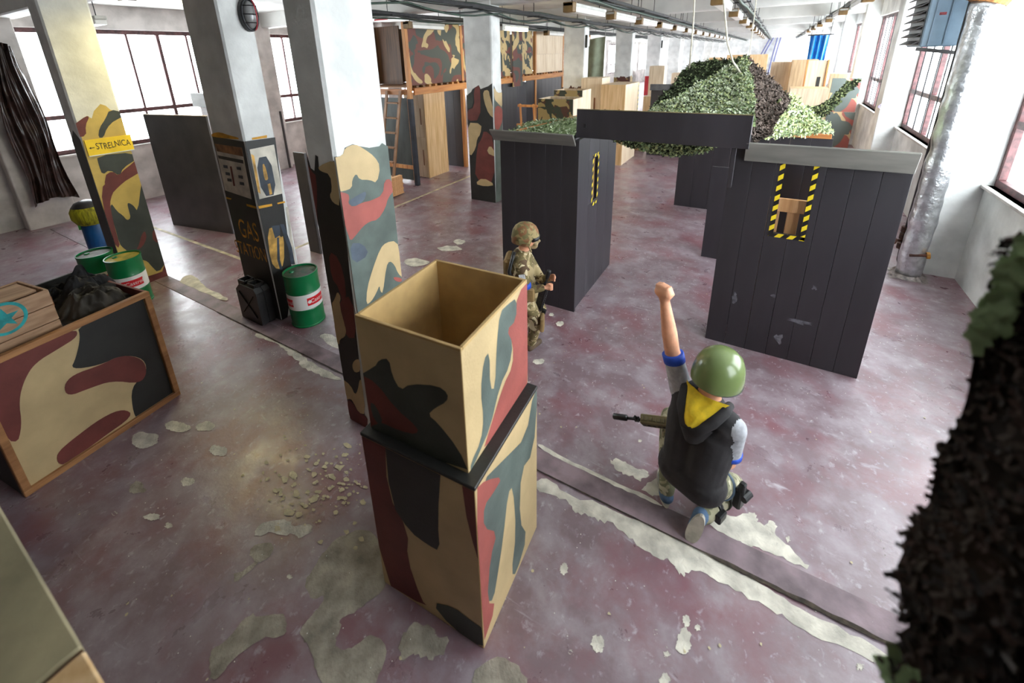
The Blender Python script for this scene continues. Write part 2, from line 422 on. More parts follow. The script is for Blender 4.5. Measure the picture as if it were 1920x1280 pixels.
floor_patch(C2([(800,485),(870,500),(960,555),(1060,590),(1110,640),(1190,690),(1340,765),(1350,790),(1210,760),(1200,740),(1100,710),(1080,660),(1010,620),(990,580),(880,530),(810,510)]), PALEC)
floor_patch(C2([(1200,500),(1250,490),(1310,505),(1400,600),(1315,580),(1270,570)]), PALEC)
floor_patch(C2([(1130,440),(1160,410),(1210,395),(1222,420),(1180,455)]), GREYC)
floor_patch(C2([(360,120),(440,130),(470,190),(640,270),(620,290),(540,260),(400,200),(320,170)]), PALEC, off=.0075)
floor_patch([(690,985),(627,1010),(600,1045),(580,1075),(570,1095),(583,1126),(609,1111),(605,1133),(583,1155),(558,1188),(570,1200),(583,1217),(590,1254),(610,1290),(690,1300),(715,1262),(728,1200),(690,1190),(660,1215),(640,1222),(625,1205),(640,1180),(635,1160),(660,1150),(690,1130),(730,1100),(725,1040)], GREYC, sm=1, jag=.006)
floor_patch([(440,1100),(432,1080),(470,1060),(500,1040),(520,1020)], GREYC)
floor_patch(C3([(1080,920),(1090,870),(1180,820),(1280,680),(1340,710),(1460,670),(1485,780),(1410,820),(1370,800),(1200,920),(1130,1020),(1080,1040)]), GREYC, jag=.005)
floor_patch(C3([(1310,330),(1410,320),(1400,390),(1335,430),(1270,380)]), GREYC, jag=.005)
floor_patch(C3([(1300,290),(1330,220),(1490,200),(1500,240),(1610,225),(1600,270),(1530,305),(1520,270),(1450,290),(1400,260),(1350,290)]), PALEC, jag=.006)
for i, (x, y, a, b) in enumerate([(705,42,42,30),(785,190,42,20),(870,234,22,14),(965,10,35,20),(590,172,14,10),(1490,500,14,12)]):
    floor_patch(C3(blob(x, y, a, b, i + 30)), PALEC if i else GREYC, sd=i, jag=.004)
floor_patch([(755,1180),(790,1165),(820,1180),(815,1200),(850,1190),(830,1230),(800,1235),(780,1225),(745,1240)], GREYC)
floor_patch([(890,1255),(930,1230),(970,1238),(1000,1300),(880,1300)], GREYC)
for i, (x, y, a, b) in enumerate([(1050,607,7,6),(1010,678,12,5),(1034,590,5,3),(842,466,22,5),(862,454,10,5),(780,492,22,8),(270,825,30,14),(330,800,26,10),(410,845,18,10),(385,800,16,10)]):
    floor_patch(blob(x, y, a, b, i + 60), PALEC, sd=i, jag=.004)
# a spray of small chips and the pellets scattered over the whole floor (nobody could count them)
random.seed(11); ch = MB()
for i in range(150):
    u = random.gauss(600, 62); v = random.gauss(905, 40)
    if u > 688: u = 688 - random.random() * 60
    q = on(u, v, ('z', 0)); r = random.uniform(.004, .022) * (1.8 if random.random() < .15 else 1)
    n = 7; a0 = random.random() * 6
    ch.poly([Vector((q.x + r * random.uniform(.6, 1.4) * math.cos(a0 + 6.283 * j / n), q.y + .7 * r * random.uniform(.5, 1.4) * math.sin(a0 + 6.283 * j / n), 0)) for j in range(n)], (0, 0, 1), .0044 + i * 3e-6)
for i in range(260):
    q = Vector((random.uniform(-5, 1.8), random.uniform(.2, 9), 0)); r = random.uniform(.003, .010); n = 6
    ch.poly([Vector((q.x + r * random.uniform(.5, 1.4) * math.cos(6.283 * j / n), q.y + r * random.uniform(.5, 1.4) * math.sin(6.283 * j / n), 0)) for j in range(n)], (0, 0, 1), .0052 + i * 3e-6)
stuff(ch.build('paint_chips', mat('pale_chips', (196, 184, 150), .8, .15, 20, .2, 60), floor))
pel = MB()
oct_ = [(1, 0, 0), (-1, 0, 0), (0, 1, 0), (0, -1, 0), (0, 0, 1), (0, 0, -1)]; of = [(0, 2, 4), (2, 1, 4), (1, 3, 4), (3, 0, 4), (2, 0, 5), (1, 2, 5), (3, 1, 5), (0, 3, 5)]
for i in range(1500):
    if i < 800: x, y = random.uniform(-4.5, 2), random.uniform(.3, 6)
    else: x, y = random.uniform(-6, 2), random.uniform(.3, 14)
    if i % 5 == 0: x, y = random.gauss(-4.0, .35), random.gauss(2.2, .12)
    if any(a < x < b and c < y < d for a, b, c, d in ((-5.2, -3.85, .1, 1.3), (-1.5, -.8, 1, 1.8), (-4.3, -3.85, 2.3, 2.75), (-4.9, -4.3, 2.1, 2.8), (-3.7, -2.2, 7.3, 8.1), (-4.3, -3, 9, 14), (-5, -4.3, 7, 7.5), (-2.6, -2.2, 1.7, 2.3))): continue
    pel.add([(x + a * .0035, y + b * .0035, .0035 + c * .0035) for a, b, c in oct_], of)
pl_ = stuff(pel.build('airsoft_pellets', mat('white_pellets', (238, 236, 228), .35, .05, 5, 0)))
tag(pl_, 'tiny white plastic pellets scattered all over the floor', 'pellets')
# faint lines painted on the floor
for y0_, y1_ in ((3.05, 3.10),):
    MB().box(-11, -5.1, y0_, y1_, -.01, .002, bev=0).build('floor_line', mat('faded_line', (190, 178, 150), .7, .3, 5, .1, 40), floor)
MB().box(-6.05, -5.99, 3.2, 14, -.01, .002, bev=0).build('floor_line', MATS['faded_line'], floor)
# ------------------------------------------------------------------ pillars
def pillar(x0, x1, y0, y1, label, name='pillar'):
    o = MB().box(x0, x1, y0, y1, -.01, 3.7, bev=.018).build(name, WHITE)
    return tag(o, label, 'pillar', 'concrete pillars of the hall')
PXN = lambda u, v, x: on(u, v, ('x', x))
# yellow-lit pillar with the arrow sign
AX, AY0, AY1 = -6.80, 1.82, 2.27
pA = pillar(-7.10, AX, AY0, AY1, 'cream pillar carrying the yellow lettered arrow sign, camouflage paint below')
cp = MB(); n_ = (1, 0, 0); lo, hi, ax_ = (AY0 + .004, .001), (AY1 - .004, 3.6), (1, 2)
def fa(P, mi, off, sm=1): face_paint(cp, P, ('x', AX), n_, lo, hi, ax_, mi, off, sm)
fa([(100,300),(146,230),(163,217),(172,222),(176,208),(188,195),(198,198),(207,206),(236,208),(330,518),(330,560),(230,580),(150,560)], 0, .001, 0)
fa([(205,205),(234,210),(240,217),(215,225),(200,240),(194,258),(184,258),(186,240),(198,222)], 1, .002)
fa([(130,240),(146,228),(160,218),(168,218),(160,235),(162,255),(140,258)], 2, .002)
fa([(181,292),(253,285),(258,297),(230,315),(225,330),(205,318),(192,328),(185,310)], 1, .002)
fa([(195,330),(210,320),(222,330),(235,315),(265,297),(272,320),(240,335),(222,350),(208,365),(207,378),(200,375)], 2, .0025)
C4 = lambda P: crop(P, 100, 340, 6)
fa(C4([(640,230),(720,340),(780,380),(830,440),(870,410),(850,330),(830,250),(850,240),(900,270),(950,340),(985,40),(1030,30),(1060,300),(1150,440),(1230,650),(1270,900),(1180,1030),(1100,950),(1060,900),(1000,880),(940,860),(800,760),(740,700),(690,500),(650,400)]), 1, .002)
fa(C4([(560,0),(700,60),(640,200),(640,300),(700,560),(760,760),(640,700),(540,230)]), 2, .0025)
fa(C4([(1040,30),(1100,200),(1200,450),(1080,380)]), 2, .0025)
fa(C4([(1110,550),(1170,540),(1240,680),(1120,680)]), 2, .003)
fa(C4([(1030,550),(1050,640),(1000,740),(930,770),(960,720),(990,600)]), 2, .003)
fa(C4([(1000,1085),(1150,1040),(1250,1000),(1230,770),(1340,1080),(1340,1300),(900,1320)]), 2, .003)
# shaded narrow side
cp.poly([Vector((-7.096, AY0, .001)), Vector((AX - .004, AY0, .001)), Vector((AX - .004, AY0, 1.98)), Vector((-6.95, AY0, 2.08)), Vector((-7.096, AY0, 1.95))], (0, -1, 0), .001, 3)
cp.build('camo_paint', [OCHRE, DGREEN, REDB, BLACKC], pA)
# sign
sg = thing('arrow_sign', (AX + .012, 2.085, 1.77), 'yellow board lettered with an arrow and a word on the cream pillar', 'sign')
MB().box(AX + .001, AX + .014, 1.845, 2.30, 1.775, 1.965, bev=.002).build('board', YEL, sg)
MB().box(AX + .001, AX + .016, 1.845, 2.30, 1.768, 1.780, bev=.002).build('lower_edge', WHITE, sg)
tv, tf = text_mesh('STRELNICA', .085)
lt = MB(); lt.add([(AX + .0155, 2.105 + v.x * .80, 1.872 + v.y * 1.25 + v.x * .01 + .006 * math.sin(v.x * 23)) for v in tv], tf)
lt.poly([Vector((0, 1.868, 1.868)), Vector((0, 1.888, 1.884)), Vector((0, 1.884, 1.873)), Vector((0, 1.918, 1.873)), Vector((0, 1.918, 1.865)), Vector((0, 1.884, 1.865)), Vector((0, 1.888, 1.852))], (1, 0, 0), AX + .0155)
lt.build('lettering', mat('black_lettering', (35, 32, 28), .6, .1, 10, 0), sg)
# pillar painted as a petrol pump
BX, BY = -4.36, 2.37
pB = pillar(-4.95, BX, BY, BY + .33, 'pillar painted as a petrol pump with dials, hose and dark lower half')
cp = MB()
PB = [BLACKC, mat('pump_white', (206, 200, 186), .6, .2, 6, .1, 60), ORNG, REDB, mat('pump_ochre', (206, 160, 78), .6, .35, 8, .1, 60), mat('pump_blue_black', (54, 64, 76), .5, .3, 8, .1, 60), mat('pump_rust', (160, 110, 70), .6, .4, 8, .1, 60), mat('pump_lettering', (214, 152, 48), .6, .4, 14, .1, 60)]
C5 = lambda P: crop(P, 380, 200, 6)
C6 = lambda P: crop(P, 400, 420, 6)
def fy(P, mi, off, sm=0): face_paint(cp, P, ('y', BY), (0, -1, 0), (-4.946, .001), (BX - .004, 3.6), (0, 2), mi, off, sm)
def fx(P, mi, off, sm=0): face_paint(cp, P, ('x', BX), (1, 0, 0), (BY + .004, .001), (BY + .326, 3.6), (1, 2), mi, off, sm)
fy(C5([(60,325),(470,392),(600,1100),(980,2600),(500,2600),(100,1278)]), 0, .001)
fy(C5([(140,415),(445,460),(555,1040),(255,940)]), 1, .002)
fy(C5([(140,415),(445,460),(462,560),(165,500)]), 6, .0025)
fy(C5([(175,545),(460,600),(465,640),(185,580)]), 0, .003)
for x, y in ((240,670),(265,750),(285,820),(390,690),(410,785),(425,860)): fy(C5([(x-5,y-18),(x+45,y-10),(x+50,y+25),(x,y+15)]), 5, .003)
fy(C5([(312,670),(332,670),(372,890),(352,890)]), 3, .003)
fy(C5([(235,1005),(330,1030),(320,1045),(240,1025)]), 2, .002); fy(C5([(495,1090),(605,1120),(612,1148),(500,1115)]), 2, .002)
fy(C5([(80,318),(140,290),(200,285),(300,320),(410,345),(410,372),(90,335)]), 2, .002, 1)
fx(C5([(440,395),(830,340),(1010,1900),(1000,2600),(640,2600),(600,1100)]), 0, .001)
fx(C5([(525,480),(800,425),(895,975),(635,1040)]), 1, .002); fx(C5([(590,580),(750,550),(835,985),(670,1010)]), 5, .003, 1)
fx(C5([(665,650),(690,640),(735,800),(720,830),(690,820)]), 4, .004, 1); fx(C5([(725,870),(755,860),(780,980),(750,990)]), 4, .004)
fx(C5([(540,530),(575,550),(650,980),(620,960)]), 4, .0025)
fx(C5([(615,1120),(775,1090),(780,1115),(620,1150)]), 2, .002); fx(C5([(835,1080),(920,1060),(925,1080),(840,1095)]), 2, .002)
fx(C5([(550,350),(720,318),(720,350),(555,372)]), 2, .002)
fx(C5([(930,1130),(960,1120),(1060,1900),(1020,1900),(970,1400)]), 1, .002)
fx(C6([(600,60),(700,20),(745,150),(790,130),(795,450),(720,520),(640,420)]), 4, .002, 1)
fx(C6([(745,0),(790,0),(880,260),(915,450),(870,450),(840,280)]), 5, .003); fx(C6([(650,20),(740,10),(750,120),(690,160)]), 5, .003)
fx(C6([(710,150),(735,150),(745,400),(780,520),(745,510),(715,400)]), 5, .003)
fx(C5([(780,1070),(820,1060),(830,1130),(805,1140)]), 1, .004)
for s_, (u, v), sz in (('GAS', (466, 433), .25), ('STATION', (470, 471), .18)):
    tv, tf = text_mesh(s_, sz); c0 = on(u, v, ('y', BY))
    cp.add([(min(c0.x + w.x * .8, BX - .01), BY - .0025, c0.z + w.y * 1.25) for w in tv], tf, 7)
cp.build('pump_painting', PB, pB)
# camouflage pillar behind the box stack
CXa, CXb, CYa, CYb = -2.55, -2.27, 1.77, 2.235
pC = pillar(CXa, CXb, CYa, CYb, 'white pillar with camouflage lower half rising right behind the box stack')
cp = MB()
C7 = lambda P: crop(P, 380, 240, 3.2)
C8 = lambda P: crop(P, 560, 600, 6)
def fx(P, mi, off, sm=1): face_paint(cp, P, ('x', CXb), (1, 0, 0), (CYa + .004, .001), (CYb - .004, 3.6), (1, 2), mi, off, sm)
def fy(P, mi, off, sm=1): face_paint(cp, P, ('y', CYa), (0, -1, 0), (CXa + .004, .001), (CXb - .004, 3.6), (0, 2), mi, off, sm)
fx([(600,300),(625,295),(642,292),(646,277),(661,270),(674,274),(692,277),(711,274),(716,268),(745,270),(800,700),(800,1000),(700,1000),(640,700)], 0, .001, 0)
fx(C7([(770,182),(840,165),(850,120),(910,95),(960,120),(1030,170),(1065,230),(1045,330),(1000,310),(940,310),(920,270),(895,310),(895,360),(840,380),(800,380)]), 1, .002)
fx(C7([(800,385),(870,390),(880,420),(870,450),(900,475),(960,445),(1010,435),(1080,400),(1090,310),(1130,305),(1150,370),(1110,420),(1095,480),(1050,550),(1000,560),(960,590),(920,640),(885,680),(870,630),(840,560),(830,480)]), 2, .002)
fx(C7([(1065,720),(1100,685),(1160,675),(1195,760),(1200,900),(1170,870),(1150,820),(1120,795),(1100,830),(1080,990),(1065,980),(1060,940),(1040,990),(1010,1040),(980,1060),(985,960),(1020,840)]), 1, .002)
fx(C7([(870,440),(930,400),(985,375),(965,440),(900,475)]), 4, .003); fx(C7([(880,690),(960,690),(1000,760),(900,820)]), 4, .0015); fx(C7([(1140,890),(1195,900),(1190,925),(1150,915)]), 2, .003)
fy(C5([(1090,480),(1150,470),(1220,690),(1260,720),(1270,540),(1300,560),(1310,690),(1440,650),(1480,600),(1650,1600),(1900,4000),(1700,4000),(1300,2200)]), 3, .001, 0)
fy(C5([(1300,670),(1490,590),(1500,700),(1560,1120),(1470,1080),(1430,1000),(1460,940),(1440,760),(1320,720)]), 1, .002)
fy(C5([(1110,480),(1220,720),(1290,780),(1290,1278),(1280,1500),(1215,1400),(1130,800)]), 5, .002)
fy(C6([(1400,750),(1440,820),(1420,900),(1500,1200),(1480,1278),(1390,1260),(1330,900),(1370,840)]), 1, .002)
fy(C6([(1300,300),(1420,380),(1500,700),(1480,1000),(1420,720),(1330,600)]), 5, .0015); fy(C6([(1420,850),(1560,800),(1620,1278),(1500,1278),(1440,1050)]), 5, .0015)
fy(C8([(400,0),(490,0),(545,100),(520,190),(470,210),(460,280),(430,230)]), 1, .003)
fy(C8([(610,480),(650,435),(690,440),(700,570),(640,590),(610,540)]), 1, .002)
fy(C8([(490,650),(590,730),(640,840),(670,780),(690,660),(715,680),(760,1060),(680,1040),(620,920),(590,880),(540,890)]), 1, .002)
fy(C8([(540,890),(600,900),(680,1040),(780,1080),(780,1200),(680,1190),(570,1100)]), 5, .003)
cp.build('camo_paint', [GREYG, TAN, ROSE, BLACKC, mat('camo_slate', (84, 96, 110), .6, .2, 5, .1, 60), REDB], pC)
# rows beyond
pillar_labels = ['pillar with dark green camouflage lower half standing left of the black hut', 'grey pillar behind the open camouflage crates, brown paint at its foot', 'grey pillar behind the pale plywood cupboards, third beyond the black hut', 'pillar with the red painted square at its foot', 'narrow looking far pillar just right of the one with the red square', 'far pillar standing behind the left slope of the net', 'farthest pillars in a row beyond the net', 'farthest pillars in a row beyond the net', 'farthest pillars in a row beyond the net']
CAMP = camo_mat('pillar_camo', [((150, 128, 84), 0), ((86, 50, 42), .48), ((60, 62, 56), .55)], 2.6)
for k in range(1, 10):
    y = 2.37 + BAY * k
    p = pillar(-4.95, BX, y, y + .33, pillar_labels[k - 1])
    if k == 1:
        cp = MB(); C9 = lambda P: crop(P, 700, 120, 4.572)
        def fy(P, mi, off, sm=1): face_paint(cp, P, ('y', y), (0, -1, 0), (-4.946, .001), (BX - .004, 3.6), (0, 2), mi, off, sm)
        def fx(P, mi, off, sm=1): face_paint(cp, P, ('x', BX), (1, 0, 0), (y + .004, .001), (y + .326, 3.6), (1, 2), mi, off, sm)
        fy(C9([(770,240),(795,260),(820,280),(850,215),(905,180),(920,215),(985,190),(1020,165),(1035,200),(1080,1300),(800,1300)]), 0, .001, 0)
        fy(C9([(940,230),(990,220),(1000,280),(1040,400),(1045,470),(990,430),(950,320)]), 1, .003)
        fy(C9([(800,500),(930,510),(920,600),(890,640),(880,720),(830,800),(805,700)]), 1, .002)
        fy(C9([(860,215),(905,180),(918,210),(920,480),(800,490),(800,400),(870,370)]), 2, .002)
        fy(C9([(950,560),(1040,640),(1060,1010),(870,1020),(890,700),(930,640)]), 2, .002)
        fy(C9([(970,760),(1000,690),(1050,760),(1060,800)]), 1, .003); fy(C9([(870,1025),(940,970),(1050,1035),(960,1050)]), 1, .003)
        fy(C9([(800,270),(850,230),(860,360),(800,390)]), 3, .002)
        fx(C9([(1030,180),(1060,250),(1110,240),(1120,1300),(1000,1300)]), 4, .001, 0)
        fx(C9([(1035,380),(1070,350),(1120,400),(1110,470),(1070,580),(1040,560)]), 5, .002); fx(C9([(1030,190),(1060,250),(1120,240),(1110,380),(1060,330),(1035,300)]), 1, .002)
        cp.build('camo_paint', [BLACKC, TAN, REDB, DGREEN, GREYG, ROSE], p)
    elif k in (2, 3):
        ztop = 1.95
        top = [(-4.95 + .59 * i / 24, ztop + .16 * mnoise.noise(Vector((i * .21, k * 3.3, 0))) + .05 * mnoise.noise(Vector((i * .7, k * 3.3, 5)))) for i in range(25)]
        cp = MB(); cp.poly([Vector((-4.946, y, .001)), Vector((BX - .004, y, .001))] + [Vector((min(max(a, -4.946), BX - .004), y, b)) for a, b in top[::-1]], (0, -1, 0), .001)
        cp.poly([Vector((BX, y + .004, .001)), Vector((BX, y + .326, .001)), Vector((BX, y + .326, 1.9)), Vector((BX, y + .16, 2.0)), Vector((BX, y + .004, ztop))], (1, 0, 0), .001)
        cp.build('camo_paint', CAMP, p)
    elif k == 4:
        MB().box(-4.94, BX - .01, y - .004, y, .9, 1.75, bev=0).build('red_square', mat('signal_red', (168, 34, 40), .5, .1, 5, .05, 50), p)
        MB().poly([Vector((-4.70, y - .005, 1.2)), Vector((-4.60, y - .005, 1.2)), Vector((-4.60, y - .005, 1.38)), Vector((-4.65, y - .005, 1.5)), Vector((-4.70, y - .005, 1.36))], (0, -1, 0), .001).build('white_mark', WHITE, p)
# ================================================================== big objects
# ---- the two stacked camouflage boxes
a3 = math.radians(3.2); U = Vector((math.cos(a3), math.sin(a3), 0)); V = Vector((-math.sin(a3), math.cos(a3), 0)); ZV = Vector((0, 0, 1))
def wall_box(fc, w, d, z0, z1, t, name, label, floor_z=None, lid=False, mats=None):
    """open box of fibreboard panels; fc = front right corner on plan"""
    T = thing(name, (fc.x - w / 2, fc.y + d / 2, z0), label, 'box')
    c = lambda a, b, z: Vector((fc.x, fc.y, 0)) - U * a + V * b + ZV * z
    zc, hz = (z0 + z1) / 2, (z1 - z0) / 2
    MB().obox(c(w / 2, t / 2, zc), U, V, ZV, w / 2, t / 2, hz, 0, .002).build('front_panel', [mats[0]], T)
    MB().obox(c(w / 2, d - t / 2, zc), U, V, ZV, w / 2, t / 2, hz, 0, .002).build('back_panel', [mats[0]], T)
    MB().obox(c(t / 2, d / 2, zc), U, V, ZV, t / 2, d / 2 - t - .0005, hz, 0, .002).build('side_panel', [mats[0]], T)
    MB().obox(c(w - t / 2, d / 2, zc), U, V, ZV, t / 2, d / 2 - t - .0005, hz, 0, .002).build('side_panel', [mats[0]], T)
    MB().obox(c(w / 2, d / 2, z0 + t / 2 + .001), U, V, ZV, w / 2 - t - .001, d / 2 - t - .001, t / 2, 0, .001).build('bottom_panel', [mats[0]], T)
    return T, c
K = lambda P: crop(P, 620, 460, 1.6405)
def box_paint(T, fc, w, d, z0, z1, fronts, sides, mats, base=True, gap=.0008):
    cp = MB(); pf = (Vector((fc.x, fc.y, 0)), -V); ps = (Vector((fc.x, fc.y, 0)), U)
    def cl(P, pl, ax, sgn, m, sm):
        out = []
        for q in chaikin(P, sm) if sm else P:
            p = on(*q, pl); s_ = min(max((p - pl[0]).dot(ax) * sgn, .002), m - .002); z = min(max(p.z, z0 + .002), z1 - .002)
            out.append(pl[0] + ax * s_ * sgn + ZV * z)
        return out
    if base:
        cp.poly([pf[0] - U * a + ZV * z for a, z in ((.002, z0 + .002), (w - .002, z0 + .002), (w - .002, z1 - .002), (.002, z1 - .002))], -V, .0008, 0)
        cp.poly([ps[0] + V * a + ZV * z for a, z in ((.002, z0 + .002), (d - .002, z0 + .002), (d - .002, z1 - .002), (.002, z1 - .002))], U, .0008, 0)
    for i, (P, mi) in enumerate(fronts): cp.poly(cl(K(P), pf, U, -1, w, 1), -V, .0014 + .0004 * i, mi)
    for i, (P, mi) in enumerate(sides): cp.poly(cl(K(P), ps, V, 1, d, 1), U, .0014 + .0004 * i, mi)
    cp.build('camo_paint', mats, T)
BOXM = [TAN, DGREEN, REDB, GREYG, ROSE, BLACKC]
fcl = Vector((-.82, 1.09, 0)); fcu = Vector((-.878, 1.13, 0))
Tl, c_ = wall_box(fcl, .635, .66, 0, 1.04, .018, 'camo_box', 'lower camouflage box of the two box stack, closed by a dark rimmed lid', mats=[MDF])
MB().obox(c_(.3175, .33, 1.05), U, V, ZV, .3215, .334, .0095, 0, .003).build('lid', [BLACKC], Tl)
box_paint(Tl, fcl, .635, .66, 0, 1.04,
  [([(40,520),(165,560),(175,760),(240,880),(235,960),(280,1090),(300,1110),(150,1040)], 2), ([(160,540),(340,640),(330,850),(337,940),(300,920),(245,880),(185,790)], 5), ([(398,690),(470,700),(475,1000),(425,880)], 2), ([(310,1095),(380,1110),(430,1150),(475,1180),(475,1250),(370,1170)], 1)],
  [([(460,730),(540,650),(600,590),(625,440),(640,440),(622,640),(585,690),(580,850),(605,890),(570,1010),(555,1010),(570,880),(560,740),(545,760),(530,900),(515,1000),(500,1090),(480,1095),(480,1000),(500,900),(470,870),(470,800),(510,740)], 3), ([(440,745),(480,720),(528,710),(500,760),(470,800),(470,870),(512,880),(490,960),(480,1100),(510,1100),(460,1250)], 4)], BOXM)
Tu, _ = wall_box(fcu, .555, .62, 1.06, 1.69, .016, 'camo_box', 'upper open topped camouflage box standing on the other box', mats=[MDF])
box_paint(Tu, fcu, .555, .62, 1.06, 1.682,
  [([(80,395),(135,375),(150,350),(180,347),(190,400),(215,445),(245,425),(330,430),(362,455),(358,480),(320,500),(300,520),(330,545),(390,620),(440,715),(90,580),(85,480)], 1), ([(90,395),(140,420),(200,500),(270,560),(265,580),(215,570),(150,540),(140,552),(95,555)], 2), ([(120,480),(140,490),(165,550),(135,540)], 1)],
  [([(520,205),(545,180),(572,160),(570,230),(540,260),(560,300),(550,370),(520,430),(490,560),(455,640),(430,700),(430,670),(462,600),(470,530),(460,450),(470,350),(488,325),(490,440),(505,440),(510,300)], 3), ([(572,150),(625,90),(625,420),(540,540),(465,640),(490,560),(530,430),(560,370),(560,300),(540,260),(570,230)], 4)], BOXM)
# ---- crate with framed camouflage side, ammunition box and sacking in it
cr0 = Vector((-3.94, .18, 0)); cr1 = Vector((-4.09, 1.21, 0)); cv = (cr1 - cr0).normalized(); cn = Vector((cv.y, -cv.x, 0)); L_ = (cr1 - cr0).length
D_ = 1.05; HZ = 1.03
T = thing('storage_crate', (cr0 + cr1) / 2 - cn * D_ / 2, 'big crate at the left with a framed camouflage side and open top', 'crate')
P_ = lambda a, n, z: cr0 + cv * a + cn * n + ZV * z
FR = wood('oak_frame', (178, 128, 82), (142, 96, 58), 1)
MB().obox(P_(L_ / 2, -.03, HZ / 2), cv, cn, ZV, L_ / 2 - .03, .008, HZ / 2 - .03, 0, .002).build('side_panel', TAN, T)
MB().obox(P_(.012, -D_ / 2, HZ / 2), cn, cv, ZV, D_ / 2 - .03, .01, HZ / 2 - .002, 0, .002).build('end_panel', BLACKC, T)
MB().obox(P_(L_ - .012, -D_ / 2, HZ / 2), cn, cv, ZV, D_ / 2 - .03, .01, HZ / 2 - .002, 0, .002).build('end_panel', REDB, T)
MB().obox(P_(L_ / 2, -D_, HZ / 2), cv, cn, ZV, L_ / 2, .01, HZ / 2, 0, .002).build('back_panel', BLACKC, T)
MB().obox(P_(L_ / 2, -D_ / 2, .93), cv, cn, ZV, L_ / 2 - .025, D_ / 2 - .05, .012, 0, .002).build('inner_shelf', BLACKC, T)
for a, z, l, up in ((L_ / 2, HZ - .022, L_ / 2, 0), (L_ / 2, .022, L_ / 2, 0), (.022, HZ / 2, HZ / 2 - .045, 1), (L_ - .022, HZ / 2, HZ / 2 - .045, 1)):
    MB().obox(P_(a, -.018, z), cv, cn, ZV, l if not up else .022, .022, .022 if not up else l, 0, .004).build('frame_strip', FR, T)
cp = MB(); pl = (P_(0, -.0215, 0), cn)
G = lambda P: crop(P, 0, 400, 2.2857)
def cf(P, mi, off):
    out = []
    for q in chaikin(G(P), 2):
        p = on(*q, pl); s_ = min(max((p - pl[0]).dot(cv), .046), L_ - .046); out.append(pl[0] + cv * s_ + ZV * min(max(p.z, .047), HZ - .047))
    cp.poly(out, cn, off, mi)
cf([(330,480),(700,250),(740,300),(980,800),(900,860),(600,890),(570,860),(560,740),(630,690),(620,620),(520,605),(430,650),(300,670),(325,620),(345,530)], 0, .001)
cf([(-90,600),(-60,560),(320,490),(338,525),(250,580),(150,640),(105,710),(80,800),(95,910),(70,1000),(-60,900)], 1, .001)
cf([(270,740),(310,690),(430,650),(520,605),(610,620),(632,680),(600,730),(480,715),(380,750),(290,785)], 1, .002)
cf([(240,1030),(300,975),(440,870),(530,835),(575,865),(430,965),(300,1070),(250,1078)], 1, .002)
cp.build('camo_paint', [BLACKC, REDB], T)
# ammunition crate with stencilled star
AM = wood('old_crate_board', (186, 152, 120), (150, 116, 88), 1)
ab = thing('ammunition_crate', P_(.22, -.34, .945), 'old wooden ammunition crate with a turquoise star stencil lying in the big crate', 'crate')
ac = P_(.205, -.30, .945); aw, ad, ah = .31, .19, .36
rz = math.radians(1); av = Matrix.Rotation(rz, 3, 'Z') @ cv; an = Matrix.Rotation(rz, 3, 'Z') @ cn
for sgn in (1, -1):
    for i in range(3):
        MB().obox(ac + an * ad * sgn + ZV * (.06 + .12 * i), av, an, ZV, aw, .009, .0575, 0, .004).build('plank', AM, ab)
for sgn in (1, -1):
    MB().obox(ac + av * (aw - .009) * sgn + ZV * .18, an, av, ZV, ad - .012, .009, .178, 0, .003).build('end_board', AM, ab)
MB().obox(ac + ZV * .012, av, an, ZV, aw - .02, ad - .012, .01, 0, .002).build('bottom_board', AM, ab)
MB().obox(ac + ZV * .345 - an * .02, av, an, ZV, aw - .03, ad - .06, .010, 0, .002).build('lid_board', AM, ab)
MB().obox(ac + av * (aw + .006) + an * (ad - .05) + ZV * .25, av, an, ZV, .006, .03, .04, 0, .002).build('latch', wood('latch_wood', (170, 110, 60), (130, 80, 40)), ab)
st = MB(); sc0 = on(9, 598, (ac + an * (ad + .0096), an))
ring = lambda r, n=36: [sc0 + av * r * math.cos(6.2832 * i / n) + ZV * r * math.sin(6.2832 * i / n) for i in range(n)]
ro, ri = ring(.112), ring(.092); st.add(ro + ri, [(i, (i + 1) % 36, 36 + (i + 1) % 36, 36 + i) for i in range(36)])
st.poly([sc0 + av * (.078 if i % 2 == 0 else .032) * math.sin(math.pi * i / 5) + ZV * (.078 if i % 2 == 0 else .032) * math.cos(math.pi * i / 5) for i in range(10)], an, .0006)
st.build('star_stencil', mat('turquoise_stencil', (32, 150, 152), .7, .25, 14, .1, 60), ab)
# sacking
def crumple(cx, cy, z, rx, ry, h, sd, n=56):
    b = MB()
    def fn(u, v):
        x = (u - .5) * 2; y = (v - .5) * 2; r = math.hypot(x, y)
        nz = mnoise.fractal(Vector((x * 1.9 + sd, y * 1.9, sd * .7)), 1.0, 2.1, 5); ridge = abs(mnoise.noise(Vector((x * 2.6 - sd, y * 2.2, 3 + sd))))
        zz = max(0, 1 - r ** 2.2) * h * (.75 + .6 * nz) + ridge * h * .45 * max(0, 1.15 - r)
        return (cx + x * rx + nz * .05, cy + y * ry + ridge * .05, z + max(.004, zz))
    return b.sheet(fn, n, n)
SACK = mat('dark_olive_cloth', (62, 58, 52), .85, .25, 9, .5, 25)
q = P_(.70, -.42, 0)
b = crumple(-4.42, .93, .946, .24, .22, .20, 2.2); o = b.build('folded_sacking', SACK, smooth=True); tag(o, 'dark olive sacking heaped in the big crate beside the ammunition crate', 'cloth')
b = crumple(-4.72, .92, .946, .17, .24, .24, 5.1); o = b.build('folded_sacking', mat('black_cloth', (34, 34, 36), .8, .2, 9, .4, 25), smooth=True); tag(o, 'black cloth bundle at the back of the big crate, half under the sacking', 'cloth')
